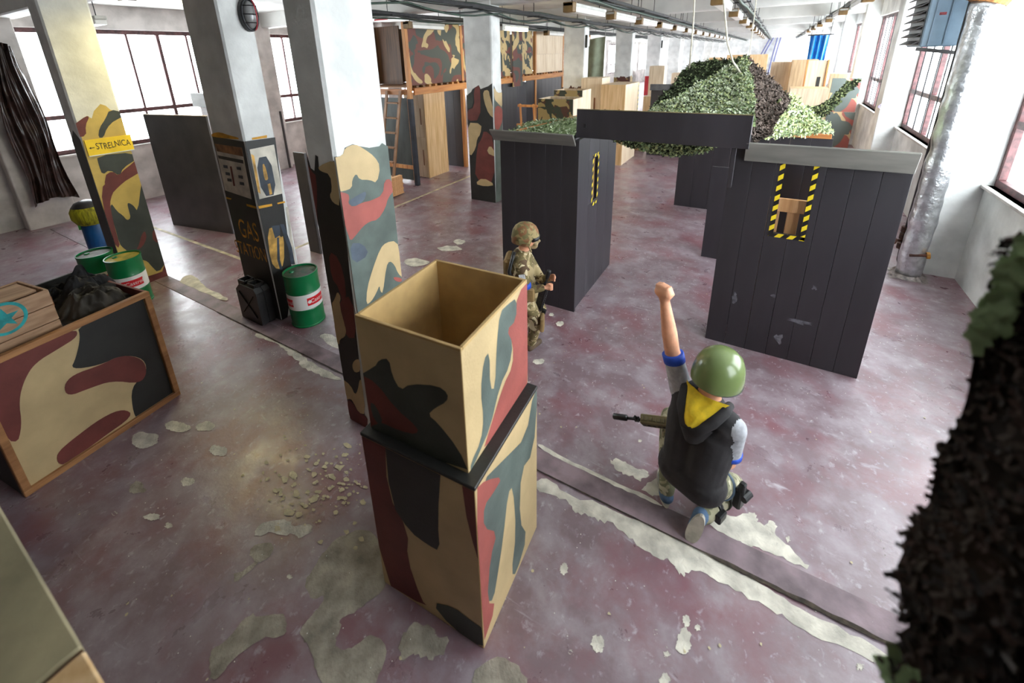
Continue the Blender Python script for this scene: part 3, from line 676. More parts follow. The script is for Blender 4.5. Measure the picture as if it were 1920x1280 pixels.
# ---- oil drums
GRN = mat('drum_green', (0, 112, 62), .32, .12, 4, .04, 30); DRW = mat('drum_white', (226, 226, 222), .35, .06, 4, .03, 30); DRR = mat('drum_red', (204, 24, 34), .35, .06, 4, .03, 30); DRT = mat('drum_dirty_top', (92, 88, 78), .6, .4, 14, .3, 40, rgb2=(30, 80, 52))
def drum(loc, label, topm, ang):
    R_, h = .178, .62
    T = thing('oil_drum', loc, label, 'oil drum', 'green oil drums')
    x, y, z = loc
    pr_ = [(.0, .002), (R_ - .012, .002), (R_, .010), (R_, .022), (R_ - .006, .03), (R_ - .004, .14), (R_ - .004, .205), (R_, .213), (R_ - .004, .221), (R_ - .004, .40), (R_, .408), (R_ - .004, .416), (R_ - .004, h - .03), (R_, h - .022), (R_, h), (R_ - .010, h), (R_ - .012, h - .02)]
    o = smooth_angle(MB().lathe(pr_, (x, y, z), 36).build('drum_body', GRN, T), 30)
    o = MB().lathe([(R_ - .0022, .222), (R_ - .0018, .225), (R_ - .0018, .398), (R_ - .0022, .4)], (x, y, z), 36).build('label_band', DRW, T, smooth=True)
    MB().lathe([(0, h - .02), (R_ - .0125, h - .02)], (x, y, z), 30).build('drum_top', topm, T)
    MB().lathe([(.0, .012), (.022, .012), (.028, 0)], (x - .08, y - .05, z + h - .02), 12).build('bung', GRN, T)
    r1 = R_ - .0008; n = 14
    for c0 in (ang, ang + 2.1, ang + 4.2):
        lb = MB()
        a0, a1 = c0 - .62, c0 + .62
        vs = []; 
        for i in range(n + 1):
            a = a0 + (a1 - a0) * i / n
            for zz in (.265, .355): vs.append((x + r1 * math.cos(a), y + r1 * math.sin(a), z + zz))
        lb.add(vs, [(2 * i, 2 * i + 2, 2 * i + 3, 2 * i + 1) for i in range(n)], 0)
        tv, tf = TXT['Castrol']
        r2 = r1 + .0008
        lb.add([(x + r2 * math.cos(c0 + .10 + v.x / R_), y + r2 * math.sin(c0 + .10 + v.x / R_), z + .309 + v.y) for v in tv], tf, 1)
        ang2 = c0 - .48; rr = .02
        vs = []
        for i in range(12):
            t_ = 6.2832 * i / 12; vs.append((x + r2 * math.cos(ang2 + rr * math.cos(t_) / R_), y + r2 * math.sin(ang2 + rr * math.cos(t_) / R_), z + .309 + rr * math.sin(t_)))
        lb.add(vs, [tuple(range(12))], 1)
        lb.build('printed_label', [DRR, DRW], T)
    return T
TXT = {'Castrol': text_mesh('Castrol', .062)}
gq = on(566, 600, ('z', 0))
drum((-4.09, 2.53, 0), 'green and white oil drum standing by the petrol pump pillar', DRT, -1.95)
d1_ = on(229, 480, ('z', .62)); d2_ = on(176, 473, ('z', .62))
drum((d1_.x, d1_.y, 0), 'green oil drum with yellowish top in front of the cream pillar', mat('drum_yellow_top', (190, 170, 90), .5, .3, 9, .2, 40, rgb2=(120, 130, 70)), -.15)
drum((d2_.x, d2_.y, 0), 'green oil drum with dark top, the more distant left one', mat('drum_dark_top', (60, 62, 50), .5, .4, 9, .2, 40), -.15)
# ---- jerry can against the pump pillar
def jerry(loc, rz, label):
    T = thing('jerry_can', loc, label, 'jerry can'); T.rotation_euler = (0, 0, 0)
    M = Matrix.Rotation(rz, 3, 'Z'); o = Vector(loc)
    w, d, h = .40, .16, .45
    prof = [(-w / 2, .02), (-w / 2 + .02, 0), (w / 2 - .02, 0), (w / 2, .02), (w / 2, h - .05), (w / 2 - .04, h), (-w / 2 + .09, h), (-w / 2, h - .08)]
    def slab(y0, y1, ins, nm):
        P = [o + M @ Vector((x * (1 - ins), y0, z * (1 - ins) + h * ins / 2)) for x, z in prof]
        return MB().prism(P, M @ Vector((0, y1 - y0, 0))).build(nm, JER, T)
    slab(-d / 2, -.008, 0, 'shell'); slab(.008, d / 2, 0, 'shell'); slab(-.008, .008, .035, 'seam_web')
    for c0 in (-.10, .085):
        for (a, b_, c, d_) in ((-.065, .065, -.06, -.045), (-.065, .065, .045, .06), (-.065, -.05, -.045, .045), (.05, .065, -.045, .045)):
            MB().box(o.x + c0 + a, o.x + c0 + b_, o.y + c, o.y + d_, o.z + h - .06, o.z + h + .035, bev=.004).build('handle_rim', JER, T)
    MB().tube([o + M @ Vector((-.01, 0, h - .05)), o + M @ Vector((-.01, 0, h + .025))], .03, 12).build('spout_cap', JER, T)
    for s1 in (-1, 1):
        y = s1 * (d / 2 + .001)
        for s2 in (-1, 1): MB().bar(o + M @ Vector((-w * .34, y, h * (.5 - s2 * .30))), o + M @ Vector((w * .34, y, h * (.5 + s2 * .30))), .02, .006).build('pressed_rib', JER, T)
    return T
JER = mat('black_can_plastic', (36, 36, 37), .38, .25, 8, .15, 50)
j1 = on(492, 598, ('z', 0))
jerry((-4.625, 2.27, 0), math.radians(0), 'black jerry can leaning by the foot of the petrol pump pillar, nearer the drum')
# ---- black hut
def plank_wall(name, label, x0, x1, y0, y1, z0, z1, n, axis, cat='wall panel', hole=None, m=BOARD, group=None):
    """board wall of separate tongue and groove planks; axis 'x': wall runs along x. hole=(a0,a1,zb,zt) cut out"""
    T = thing(name, ((x0 + x1) / 2, (y0 + y1) / 2, z0), label, cat, group)
    a0, a1 = (x0, x1) if axis == 'x' else (y0, y1); w = (a1 - a0) / n
    def put(p, q, zb, zt):
        if q - p < .004 or zt - zb < .004: return
        b = MB()
        if axis == 'x': b.box(p, q, y0, y1, zb, zt, bev=.0015)
        else: b.box(x0, x1, p, q, zb, zt, bev=.0015)
        b.build('plank', m, T)
    for i in range(n):
        p, q = a0 + w * i + .0012, a0 + w * (i + 1) - .0012
        if hole and q > hole[0] and p < hole[1]:
            put(p, q, z0, hole[2]); put(p, q, hole[3], z1)
            put(p, min(q, hole[0]), hole[2], hole[3]); put(max(p, hole[1]), q, hole[2], hole[3])
        else: put(p, q, z0, z1)
    return T
TAPEY = mat('hazard_tape_yellow', (240, 212, 40), .45, .06, 8, .05, 50)
def hazard(mb, P0, d, l, wv, nrm, st=.045, ph=0):
    """striped tape strip: yellow base with slanted black bars"""
    d = Vector(d); wv = Vector(wv); nrm = Vector(nrm); P0 = Vector(P0)
    mb.poly([P0, P0 + d * l, P0 + d * l + wv, P0 + wv], nrm, .001, 0)
    t = ph
    while t < l:
        a, b_ = t, t + st; sh = wv.length * .8
        Q = [(a, 0), (b_, 0), (b_ + sh, 1), (a + sh, 1)]
        Q = [(min(max(x, 0), l), y) for x, y in Q]
        if abs(Q[0][0] - Q[1][0]) > 1e-4 and abs(Q[2][0] - Q[3][0]) > 1e-4:
            mb.poly([P0 + d * x + wv * y for x, y in Q], nrm, .0016, 1)
        t += 2 * st
# right front wall
Tr = plank_wall('hut_front_wall', 'tall black plank wall of the hut with a taped window opening, on the right', -.22, .99, 4.29, 4.325, .0, 1.99, 7, 'x', 'wall panel', (.19, .385, 1.22, 1.84))
tp = MB()
hazard(tp, (.155, 4.29, 1.19), (0, 0, 1), .66, (.036, 0, 0), (0, -1, 0)); hazard(tp, (.385, 4.29, 1.19), (0, 0, 1), .66, (.036, 0, 0), (0, -1, 0), ph=.03); hazard(tp, (.155, 4.29, 1.185), (1, 0, 0), .266, (0, 0, .036), (0, -1, 0))
tp.build('hazard_tape', [TAPEY, BLK], Tr)
sm = MB()
for x, z, a, b_, s_ in ((.50, .42, .10, .02, 1), (.28, .62, .018, .018, 2), (-.02, .52, .02, .06, 3), (.38, .20, .03, .05, 4), (.56, .78, .02, .02, 5)):
    sm.poly([Vector((p, 4.29, q)) for p, q in blob(x, z, a, b_, s_, 12, .5)], (0, -1, 0), .0007)
sm.build('dust_marks', mat('dusty_scuff', (104, 104, 112), .7, .3, 30, .1, 60), Tr)
fas = MB().obox((.435, 4.235, 1.93), (1, 0, 0), Vector((0, .95, .30)).normalized(), Vector((0, -.30, .95)).normalized(), .55, .012, .085, 0, .004).build('fascia_board', GREYB, Tr)
# left front block
Tl2 = plank_wall('hut_front_wall', 'black plank wall of the hut behind the crouching soldier, on the left', -2.46, -1.545, 4.10, 4.135, 0, 1.94, 5, 'x')
MB().obox((-2.06, 4.06, 1.95), (1, 0, 0), Vector((0, .80, .60)).normalized(), Vector((0, -.60, .80)).normalized(), .48, .010, .078, 0, .004).build('fascia_board', GREYB, Tl2)
Tls = plank_wall('hut_side_wall', 'dark side wall of the hut with a narrow taped slit beside the passage', -1.60, -1.565, 4.14, 5.45, 0, 1.94, 4, 'y', 'wall panel', (4.62, 4.76, 1.16, 1.66))
tp = MB(); hazard(tp, (-1.565, 4.585, 1.10), (0, 0, 1), .60, (0, .032, 0), (1, 0, 0)); hazard(tp, (-1.565, 4.765, 1.10), (0, 0, 1), .60, (0, .032, 0), (1, 0, 0), ph=.02); hazard(tp, (-1.565, 4.585, 1.10), (0, 1, 0), .21, (0, 0, .032), (1, 0, 0)); hazard(tp, (-1.565, 4.585, 1.67), (0, 1, 0), .21, (0, 0, .032), (1, 0, 0))
tp.build('hazard_tape', [TAPEY, BLK], Tls)
# header board over the passage
Th = thing('header_board', (-.85, 4.22, 1.95), 'long black board spanning the passage between the hut walls', 'board')
MB().box(-1.62, -.09, 4.20, 4.225, 1.955, 2.235, bev=.004).build('board', BOARD, Th)
MB().box(-1.62, -.09, 4.199, 4.226, 2.235, 2.240, bev=.001).build('top_edge', mat('ply_edge', (130, 120, 80), .6, .2, 9, .1, 50), Th)
MB().box(-1.545, -1.515, 4.194, 4.200, 2.06, 2.10, bev=.001).build('bolt_plate', BLK, Th)
MB().box(-.215, -.18, 4.226, 4.30, 1.60, 2.2, bev=.003).build('cleat', BOARD, Th)
# rear wall of the hut and its lintel
Tb = plank_wall('hut_rear_wall', 'black plank rear wall of the hut seen through the passage', -1.27, .93, 8.45, 8.485, 0, 1.40, 8, 'x')
MB().box(.03, .90, 8.43, 8.47, 1.40, 1.47, bev=.004).build('rail', wood('orange_rail', (214, 142, 78), (180, 108, 52), 0), Tb)
Tb2 = plank_wall('hut_inner_wall', 'dark inner wall piece standing across the hut behind the header board', -.52, .1, 6.30, 6.33, 0, 1.30, 3, 'x')
# pallet behind the window opening
PW = wood('pallet_wood', (232, 184, 134), (204, 150, 98))
Tp = thing('wooden_pallet', (.32, 4.55, 0), 'wooden pallet standing upright behind the taped window opening', 'pallet')
for i in range(5): MB().box(-.02 + .145 * i, .07 + .145 * i, 4.385, 4.405, .03, 1.50, bev=.003).build('slat', PW, Tp)
for z in (.05, .72, 1.395): MB().box(-.03, .66, 4.405, 4.48, z, z + .10, bev=.004).build('stringer', PW, Tp)
MB().box(-.03, .66, 4.36, 4.385, 1.40, 1.52, bev=.003).build('top_slat', PW, Tp)
Tpb = plank_wall('hut_partition', 'black partition board right behind the upright pallet', -.1, .8, 4.66, 4.69, 0, 1.88, 4, 'x')
# ---- far black cabin and boxes
Tf = plank_wall('far_cabin_wall', 'distant black cabin front with a grey top board, left of the net', -2.78, -1.0, 12.70, 12.74, 0, 1.80, 7, 'x')
MB().box(-2.80, -.98, 12.62, 12.70, 1.78, 1.94, bev=.004).build('fascia_board', mat('dark_grey_board', (84, 86, 90), .6, .2, 5, .1, 40), Tf)
tp = MB(); hazard(tp, (-2.18, 12.70, 1.1), (0, 0, 1), .65, (.05, 0, 0), (0, -1, 0), .06); tp.build('hazard_tape', [TAPEY, BLK], Tf)
def ply_box(name, label, x0, x1, y0, y1, z1, mf, ms, t=.02, z0=0, open_top=False, slots=(), cat='box'):
    T = thing(name, ((x0 + x1) / 2, (y0 + y1) / 2, z0), label, cat)
    MB().box(x0, x1, y0, y0 + t, z0, z1, bev=.003).build('front_panel', mf, T)
    MB().box(x1 - t, x1, y0 + t + .0005, y1, z0, z1, bev=.003).build('side_panel', ms, T)
    MB().box(x0, x0 + t, y0 + t + .0005, y1, z0, z1, bev=.003).build('side_panel', ms, T)
    MB().box(x0 + t, x1 - t, y1 - t, y1, z0, z1, bev=.003).build('back_panel', ms, T)
    if not open_top: MB().box(x0 + t, x1 - t, y0 + t, y1 - t, z1 - t, z1 - .002, bev=.003).build('top_panel', ms, T)
    else: MB().box(x0 + t, x1 - t, y0 + t, y1 - t, z0 + .01, z0 + .03, bev=.003).build('bottom_panel', ms, T)
    for (a, z, h_) in slots: MB().box(a - .022, a + .022, y0 - .004, y0 + .002, z - h_ / 2, z + h_ / 2, bev=.001).build('handle_slot', wood('slot_shadow_wood', (150, 96, 52), (110, 66, 36)), T)
    return T
CAMB = camo_mat('crate_camo', [((92, 58, 44), 0), ((64, 68, 52), .50), ((176, 150, 96), .56)], 4.5)
ply_box('camo_crate', 'open topped camouflage crate on a base box beside the hut roof, nearer one', -3.66, -2.97, 7.5, 8.05, 2.0, CAMB, PLYP, z0=1.1, open_top=True)
ply_box('plywood_box', 'plain plywood box carrying the nearer open camouflage crate', -3.66, -2.97, 7.5, 8.05, 1.095, PLY, PLYP)
ply_box('camo_crate', 'open topped camouflage crate behind the nearer one, further back', -4.05, -3.40, 9.1, 9.65, 2.03, CAMB, PLYP, z0=1.1, open_top=True)
ply_box('plywood_box', 'plain plywood box carrying the further open camouflage crate', -4.05, -3.40, 9.1, 9.65, 1.095, PLY, PLYP)
ply_box('plywood_box', 'low pale plywood box beside the dark hut side wall', -2.85, -2.29, 7.35, 7.95, 1.08, PLY, PLYP)
t1 = ply_box('plywood_cupboard', 'tall tan plywood cupboard with two handle slots and taped edge', -3.66, -3.04, 11.1, 12.4, 2.02, PLY, PLYP, slots=((-3.53, 1.2, .45), (-3.17, 1.2, .45)), cat='cupboard')
tp = MB(); hazard(tp, (-3.035, 12.34, .9), (0, 0, 1), 1.08, (0, .06, 0), (1, 0, 0), .06); tp.build('hazard_tape', [TAPEY, BLK], t1)
ply_box('plywood_cupboard', 'narrow pale plywood cupboard at the foot of the grey pillar', -4.28, -3.72, 11.35, 12.0, 2.17, PLYP, PLYP, cat='cupboard', slots=((-3.9, 1.5, .35),))
ply_box('plywood_box', 'upright plywood box beyond the taped cupboard, second storey on it', -3.65, -3.05, 15.6, 16.2, 1.35, PLY, PLYP)
ply_box('plywood_box', 'slim plywood column box beyond the taped cupboard', -3.75, -3.25, 16.6, 17.1, 2.3, PLYP, PLYP)
ply_box('plywood_box', 'squat plywood box near the distant black cabin', -3.35, -2.95, 13.2, 13.6, .75, PLY, PLYP)
ply_box('plywood_box', 'pale plywood box with an open square, far behind the black cabin', -3.9, -3.0, 21.6, 22.2, 1.85, PLYP, PLYP)
ply_box('plywood_box', 'plywood box just left of the net, far behind', -3.4, -2.5, 25.2, 26, 2.0, PLY, PLYP)
for i, (x0, x1, y, z1) in enumerate(((-4.3, -3.4, 38, 2.25), (-3.2, -1.9, 39, 2.4), (-1.7, -.5, 38, 2.4))):
    ply_box('plywood_panel_box', ['far orange plywood box behind the net, leftmost of three', 'far orange plywood box behind the net, middle of three', 'far orange plywood box behind the net, rightmost of three'][i], x0, x1, y, y + .6, z1, PLY, PLY)
# right of the net
ply_box('plywood_box', 'tall plywood box with a knobbly top rail right of the net', .42, 1.06, 16.2, 16.8, 2.42, wood('grey_ply', (196, 168, 132), (166, 138, 104)), PLY)
ply_box('plywood_box', 'wide plywood box behind the brown side of the net', -.1, .5, 16.9, 17.5, 2.35, PLYP, PLYP)
Tw = thing('plywood_frame_wall', (1.25, 15.0, 0), 'pale plywood wall panel with orange battens left of the blue curtain', 'panel')
MB().box(.70, 1.18, 14.6, 14.62, 0, 2.43, bev=.002).build('board', PLYP, Tw)
for x in (.70, 1.15): MB().box(x, x + .04, 14.56, 14.60, .0, 2.45, bev=.003).build('batten', PINE, Tw)
MB().box(.98, 1.06, 14.595, 14.6, 1.75, 2.02, bev=0).build('opening', BLACKC, Tw)
ply_box('plywood_box', 'long low pale plywood box in front of the blue curtain', .38, 1.12, 12.6, 13.3, 1.86, PLYP, PLY)
ply_box('plywood_box', 'plywood panel box beside the camouflage board by the windows', 1.50, 2.1, 17.2, 17.7, 1.98, PLYP, PLYP)
Tc = thing('camo_board', (1.85, 16.0, 0), 'upright camouflage board leaning by the far window pilaster', 'board')
MB().box(1.45, 2.10, 15.8, 15.83, 0, 1.0, bev=.003).build('lower_board', camo_mat('board_camo', [((204, 178, 136), 0), ((160, 92, 84), .5), ((98, 108, 104), .55)], 2.0), Tc)
MB().box(1.43, 2.08, 15.8, 15.83, 1.004, 1.92, bev=.003).build('upper_board', MATS['board_camo'], Tc)
# blue curtain
BLUE = mat('blue_plastic_sheet', (26, 120, 196), .3, .2, 3, .1, 20)
T_ = thing('plastic_curtain', (1.2, 20, .85), 'glossy blue plastic curtain hanging at the far right', 'curtain')
cu = MB().sheet(lambda u, v: (.93 + .55 * u + .10 * v * (u - .5) * -1, 20 + .07 * math.sin(u * 21 + v * 2), 3.15 - 2.3 * v), 40, 10)
cu.build('sheet', BLUE, T_, smooth=True); MB().tube([(.85, 20, 3.17), (1.6, 20, 3.17)], .02, 8).build('rail', STEEL, T_)
for x in (.95, 1.5): MB().tube([(x, 20, 3.17), (x, 20, ZC)], .008, 6).build('hanger', STEEL, T_)
# ---- timber platform with camouflage boards (two storeys, along the left)
MX = -6.66
PINEY = wood('pine_beam', (206, 146, 84), (170, 104, 52), 1)
pf = thing('timber_platform', (MX - .8, 11.5, 0), 'two storey timber platform with camouflage boards upstairs, left of the hall', 'platform')
for y in (7.36, 9.32, 13.42, 15.66, 18.4):
    MB().box(MX - .045, MX + .045, y - .045, y + .045, 0, 3.5, bev=.006).build('post', PINE if y > 7.5 else PINE, pf)
MB().box(MX - .047, MX + .048, 7.31, 7.41, 0, 1.95, bev=.006).build('post_sleeve', mat('navy_paint', (40, 46, 58), .6, .3, 6, .2, 40), pf)
for y in (7.36, 13.42, 18.4): MB().box(-8.35, -8.26, y - .045, y + .045, 0, 3.5, bev=.006).build('post', PINE, pf)
MB().box(MX + .046, MX + .09, 7.42, 18.4, 2.02, 2.17, bev=.005).build('front_beam', PINEY, pf)
MB().box(-8.2, MX - .05, 7.40, 18.2, 2.175, 2.20, bev=.002).build('deck', wood('deck_ply', (150, 112, 76), (120, 84, 52), 0), pf)
MB().box(-8.2, MX - .05, 7.32, 7.40, 2.03, 2.15, bev=.005).build('end_beam', wood('end_beam_wood', (188, 130, 78), (150, 94, 50), 0), pf)
MB().box(MX - .048, MX - .034, 7.42, 16.0, 2.10, 2.23, bev=.001).build('light_stop_strip', wood('joist_dark', (120, 84, 52), (80, 54, 34)), pf)  # dark strip added behind the joist ends so window light stays hidden
y = 7.5
while y < 16:
    MB().box(MX - .03, MX + .085, y, y + .075, 2.172, 2.215, bev=.002).build('joist_end', PINE if int(y * 7) % 2 else wood('joist_dark', (120, 84, 52), (80, 54, 34)), pf); y += .215
CAMU = camo_mat('platform_camo', [((104, 56, 48), 0), ((62, 68, 62), .50), ((190, 166, 118), .555)], 1.7)
CAMV = camo_mat('platform_camo_pale', [((196, 172, 124), 0), ((60, 68, 62), .55), ((112, 60, 54), .60)], 3.2)
MB().box(MX + .0, MX + .03, 7.42, 9.27, 2.22, 3.52, bev=.003).build('camo_board', CAMU, pf)
MB().box(MX + .0, MX + .03, 9.38, 11.3, 2.22, 3.52, bev=.003).build('camo_board', CAMU, pf)
MB().box(MX + .0, MX + .03, 11.303, 11.75, 2.22, 3.52, bev=.003).build('camo_board', CAMV, pf)
MB().box(MX + .09, MX + .115, 11.76, 12.35, 1.90, 3.52, bev=.003).build('camo_board', CAMU, pf)
MB().box(MX + .0, MX + .03, 12.36, 13.2, 2.22, 3.5, bev=.003).build('camo_board', CAMV, pf)
for i in range(3): MB().box(MX + .0, MX + .03, 13.48 + .72 * i, 14.19 + .72 * i, 2.22, 2.8, bev=.002).build('plywood_board', PLYP, pf)
for i in range(3): MB().box(MX + .0, MX + .03, 13.48 + .72 * i, 14.19 + .72 * i, 2.803, 3.5, bev=.002).build('plywood_board', PLYP, pf)
DKW = wood('brown_inner_board', (110, 78, 52), (78, 54, 36))
for i in range(6): MB().box(-8.24, -8.21, 7.75 + 1.75 * i, 9.49 + 1.75 * i, 2.21, 3.5, bev=.002).build('rear_board', DKW, pf)  # rear boards, added full length to darken upstairs and block left windows
MB().box(-7.22, -6.72, 8.6, 8.63, 2.21, 3.5, bev=.002).build('inner_board', DKW, pf)
MB().box(-8.2, -7.42, 8.0, 8.03, 2.21, 3.5, bev=.002).build('inner_board', DKW, pf)
# below the platform
bb = thing('chalkboard_panel', (-7.28, 7.47, 0), 'dark green board in a wooden frame under the platform end', 'panel')
CH = mat('dark_green_board', (52, 58, 52), .5, .35, 3, .15, 30, stretch=(2, 2, .5))
MB().box(-7.72, -6.86, 7.48, 7.50, .42, 1.95, bev=.002).build('board', CH, bb); MB().box(-7.72, -6.86, 7.48, 7.50, .06, .32, bev=.002).build('board', CH, bb)
MB().box(-7.76, -6.78, 7.46, 7.51, .325, .415, bev=.003).build('rail', PINE, bb)
for x in (-7.78, -6.85): MB().box(x, x + .06, 7.46, 7.51, 0, 1.97, bev=.003).build('stile', PINE, bb)
LADW = wood('dull_ladder_wood', (160, 120, 84), (120, 84, 56))
ld = thing('ladder', (-7.1, 6.95, 0), 'steep wooden ladder leaning on the platform end', 'ladder')
for dx in (-.40, 0):
    MB().bar((-6.86 + dx - .10, 6.86, .02), (-6.86 + dx, 7.29, 2.12), .035, .07).build('rail', LADW, ld)
for i in range(6):
    t = (i + .8) / 6.6; MB().box(-7.24 - .10 * (1 - t), -6.88 - .10 * (1 - t), 6.86 + .43 * t - .04, 6.86 + .43 * t + .06, 2.1 * t, 2.1 * t + .03, bev=.002).build('rung', LADW, ld)
Tq = thing('wooden_pallet', (-6.75, 6.45, 0), 'small orange wooden pallet stack lying behind the camouflage pillar', 'pallet')
for i in range(4):
    MB().box(-7.1, -6.48, 6.3, 6.72, .02 + .10 * i, .045 + .10 * i, bev=.002).build('slat', PW, Tq)
    for x in (-7.08, -6.57): MB().box(x, x + .08, 6.31, 6.71, .046 + .10 * i, .118 + .10 * i, bev=.002).build('block', PW, Tq)
lk = thing('plywood_locker', (-7.05, 8.2, 0), 'tall plywood locker with pale slotted doors under the platform', 'locker')
MB().box(-6.82, -6.80, 7.97, 8.75, 0, 2.0, bev=.003).build('side_panel', PLY, lk); MB().box(-7.42, -7.40, 7.97, 8.75, 0, 2.0, bev=.003).build('side_panel', PLY, lk)
MB().box(-7.4, -6.82, 8.73, 8.75, 0, 2.0, bev=.003).build('back_panel', PLY, lk); MB().box(-7.4, -6.82, 7.99, 8.73, 1.978, 1.998, bev=.003).build('top_panel', PLY, lk)
for z0, z1 in ((.01, .985), (.99, 1.99)):
    d_ = MB().box(-7.40, -6.823, 7.968, 7.988, z0, z1, bev=.003).build('door', PLYP, lk)
    for x in (-7.25, -6.95): MB().box(x, x + .025, 7.962, 7.97, z0 + .3, z0 + .68, bev=.001).build('slot', MATS['slot_shadow_wood'], d_)
plank_wall('black_board_wall', 'black board wall under the platform right of the plywood locker', -7.35, -6.72, 9.28, 9.31, 0, 2.0, 3, 'x')
plank_wall('black_board_wall', 'black board wall under the platform just right of the dark camouflage pillar', MX - .02, MX + .01, 11.3, 12.15, 0, 2.015, 4, 'y')
plank_wall('black_board_wall', 'black board wall under the platform, right of the bright doorway', MX - .02, MX + .01, 12.8, 15.6, 0, 2.015, 10, 'y')
plank_wall('black_board_wall', 'grey black door leaf standing open in the bright doorway', -7.5, -6.75, 13.4, 13.43, 0, 1.95, 3, 'x')
plank_wall('black_board_wall', 'black board wall across the aisle behind the camouflage crates', -6.2, -4.9, 14.6, 14.63, 0, 1.7, 5, 'x')
ez = thing('trestle', (-6.3, 11.2, 0), 'orange wooden trestle leaning beside the dark camouflage pillar', 'trestle')
for s_ in (-1, 1): MB().bar((-5.3 + .2 * s_, 10.4, .0), (-5.5 + .2 * s_, 10.6, 1.55), .05, .04).build('leg', PINE, ez)
MB().bar((-5.75, 10.5, 1.0), (-5.1, 10.5, 1.0), .05, .06).build('rail', PINE, ez); MB().bar((-5.75, 10.58, 1.5), (-5.15, 10.58, 1.5), .05, .06).build('rail', PINE, ez)
# ---- boards by the left windows
GB = mat('grey_black_panel', (64, 60, 60), .45, .2, 3, .08, 50)
sp = thing('standing_panel', (-8.3, 3.45, 0), 'tall grey black panel standing behind the petrol pump pillar', 'panel')
MB().bar((-9.05, 3.33, 1.0), (-7.55, 3.60, 1.0), .03, 2.0).build('board', GB, sp); MB().bar((-9.05, 3.33, 2.005), (-7.55, 3.60, 2.005), .034, .012).build('edge_strip', PLYP, sp)
MB().bar((-7.60, 3.66, .5), (-7.60, 4.2, .5), .04, 1.0).build('brace_board', GB, sp)
sb = thing('panel_box', (-9.2, 4.7, 0), 'brown box with a grey lid peeping over the standing panel', 'box')
MB().box(-9.6, -8.4, 4.5, 5.1, 0, 2.02, bev=.004).build('body', wood('dark_box_wood', (106, 74, 58), (80, 54, 42), 0), sb); MB().box(-9.7, -8.3, 4.42, 4.48, 2.0, 2.26, bev=.004).build('lid', GREYB, sb)
nb = thing('standing_panel', (-5.6, 3.78, 0), 'narrow dark panel glimpsed between the petrol pump and camouflage pillars', 'panel')
MB().box(-5.72, -5.50, 3.76, 3.79, 0, 1.55, bev=.003).build('board', GB, nb); MB().box(-5.50, -5.47, 3.76, 3.80, 0, 1.55, bev=.003).build('edge_strip', GB, nb)
q = on(533, 313, ('z', 0)); nb = thing('standing_panel', (q.x, q.y, 0), 'dark upright panel against the pinkish far window pilaster', 'panel')
MB().box(max(q.x - .45, -11.1), q.x, q.y, q.y + .04, 0, 1.55, bev=.003).build('board', GB, nb)
# conduit pipes on that pilaster
q2 = on(548, 312, ('z', 0))
cd = thing('conduit_pipe', (-11.05, 6.55, 0), 'white vertical pipe with thin black wire on the far left pilaster', 'pipe')
MB().tube([(-11.05, 6.62, 0), (-11.05, 6.62, 3.6)], .07, 14).build('pipe', WHITE2, cd, smooth=True)
MB().tube([(-10.95, 6.5 + .08 * math.sin(z * 1.7), z) for z in [1.7 + .1 * i for i in range(20)]], .008, 6).build('wire', BLK, cd)
# brown plastic sheet on the left pilaster
def tarp(u, v):
    y = 2.02 + .62 * u * (1 - .35 * (1 - v)) + .12 * (1 - v) * .5; z = 3.28 - 2.85 * v
    f = .06 * math.sin(u * 17 + 2.2 * v) + .03 * math.sin(u * 41 + 5 * v) + .05 * mnoise.noise(Vector((u * 5, v * 9, 2)))
    return (-10.99 + f * .8, y + .03 * math.sin(v * 9 + u * 4), z + .10 * math.sin(u * 3.0) - (.15 if v < .05 and u > .6 else 0))
o = MB().sheet(tarp, 60, 70).build('plastic_sheet', mat('brown_plastic_film', (58, 42, 38), .22, .25, 6, .5, 14), smooth=True); tag(o, 'brown glossy plastic sheet hanging on the left window pilaster', 'sheet')
# blue cylinder with yellow cap
c0 = on(166, 398, ('z', .84)); c0.z = 0
gc = thing('gas_cylinder', c0, 'blue cylinder with a yellow green cap behind the oil drums', 'cylinder')
smooth_angle(MB().lathe([(0, .0), (.12, .0), (.13, .02), (.13, .66), (.10, .72), (0, .73)], c0, 24).build('bottle', mat('blue_enamel', (20, 84, 150), .35, .15, 5, .05, 40), gc))
smooth_angle(MB().lathe([(.10, .66), (.16, .70), (.20, .78), (.20, .88), (.17, .94)], c0, 24).build('cap', mat('yellow_bristle', (176, 172, 30), .7, .35, 30, .6, 70, stretch=(1, 1, .15)), gc))
smooth_angle(MB().lathe([(.172, .938), (.13, .99), (.05, 1.02), (0, 1.02)], c0, 24).build('cap_top', BLK, gc))
MB().bar(c0 + Vector((-.02, -.132, .62)), c0 + Vector((-.02, -.132, .72)), .04, .004).build('green_tag', mat('bright_green', (90, 210, 80), .5, .1, 5, 0), gc)
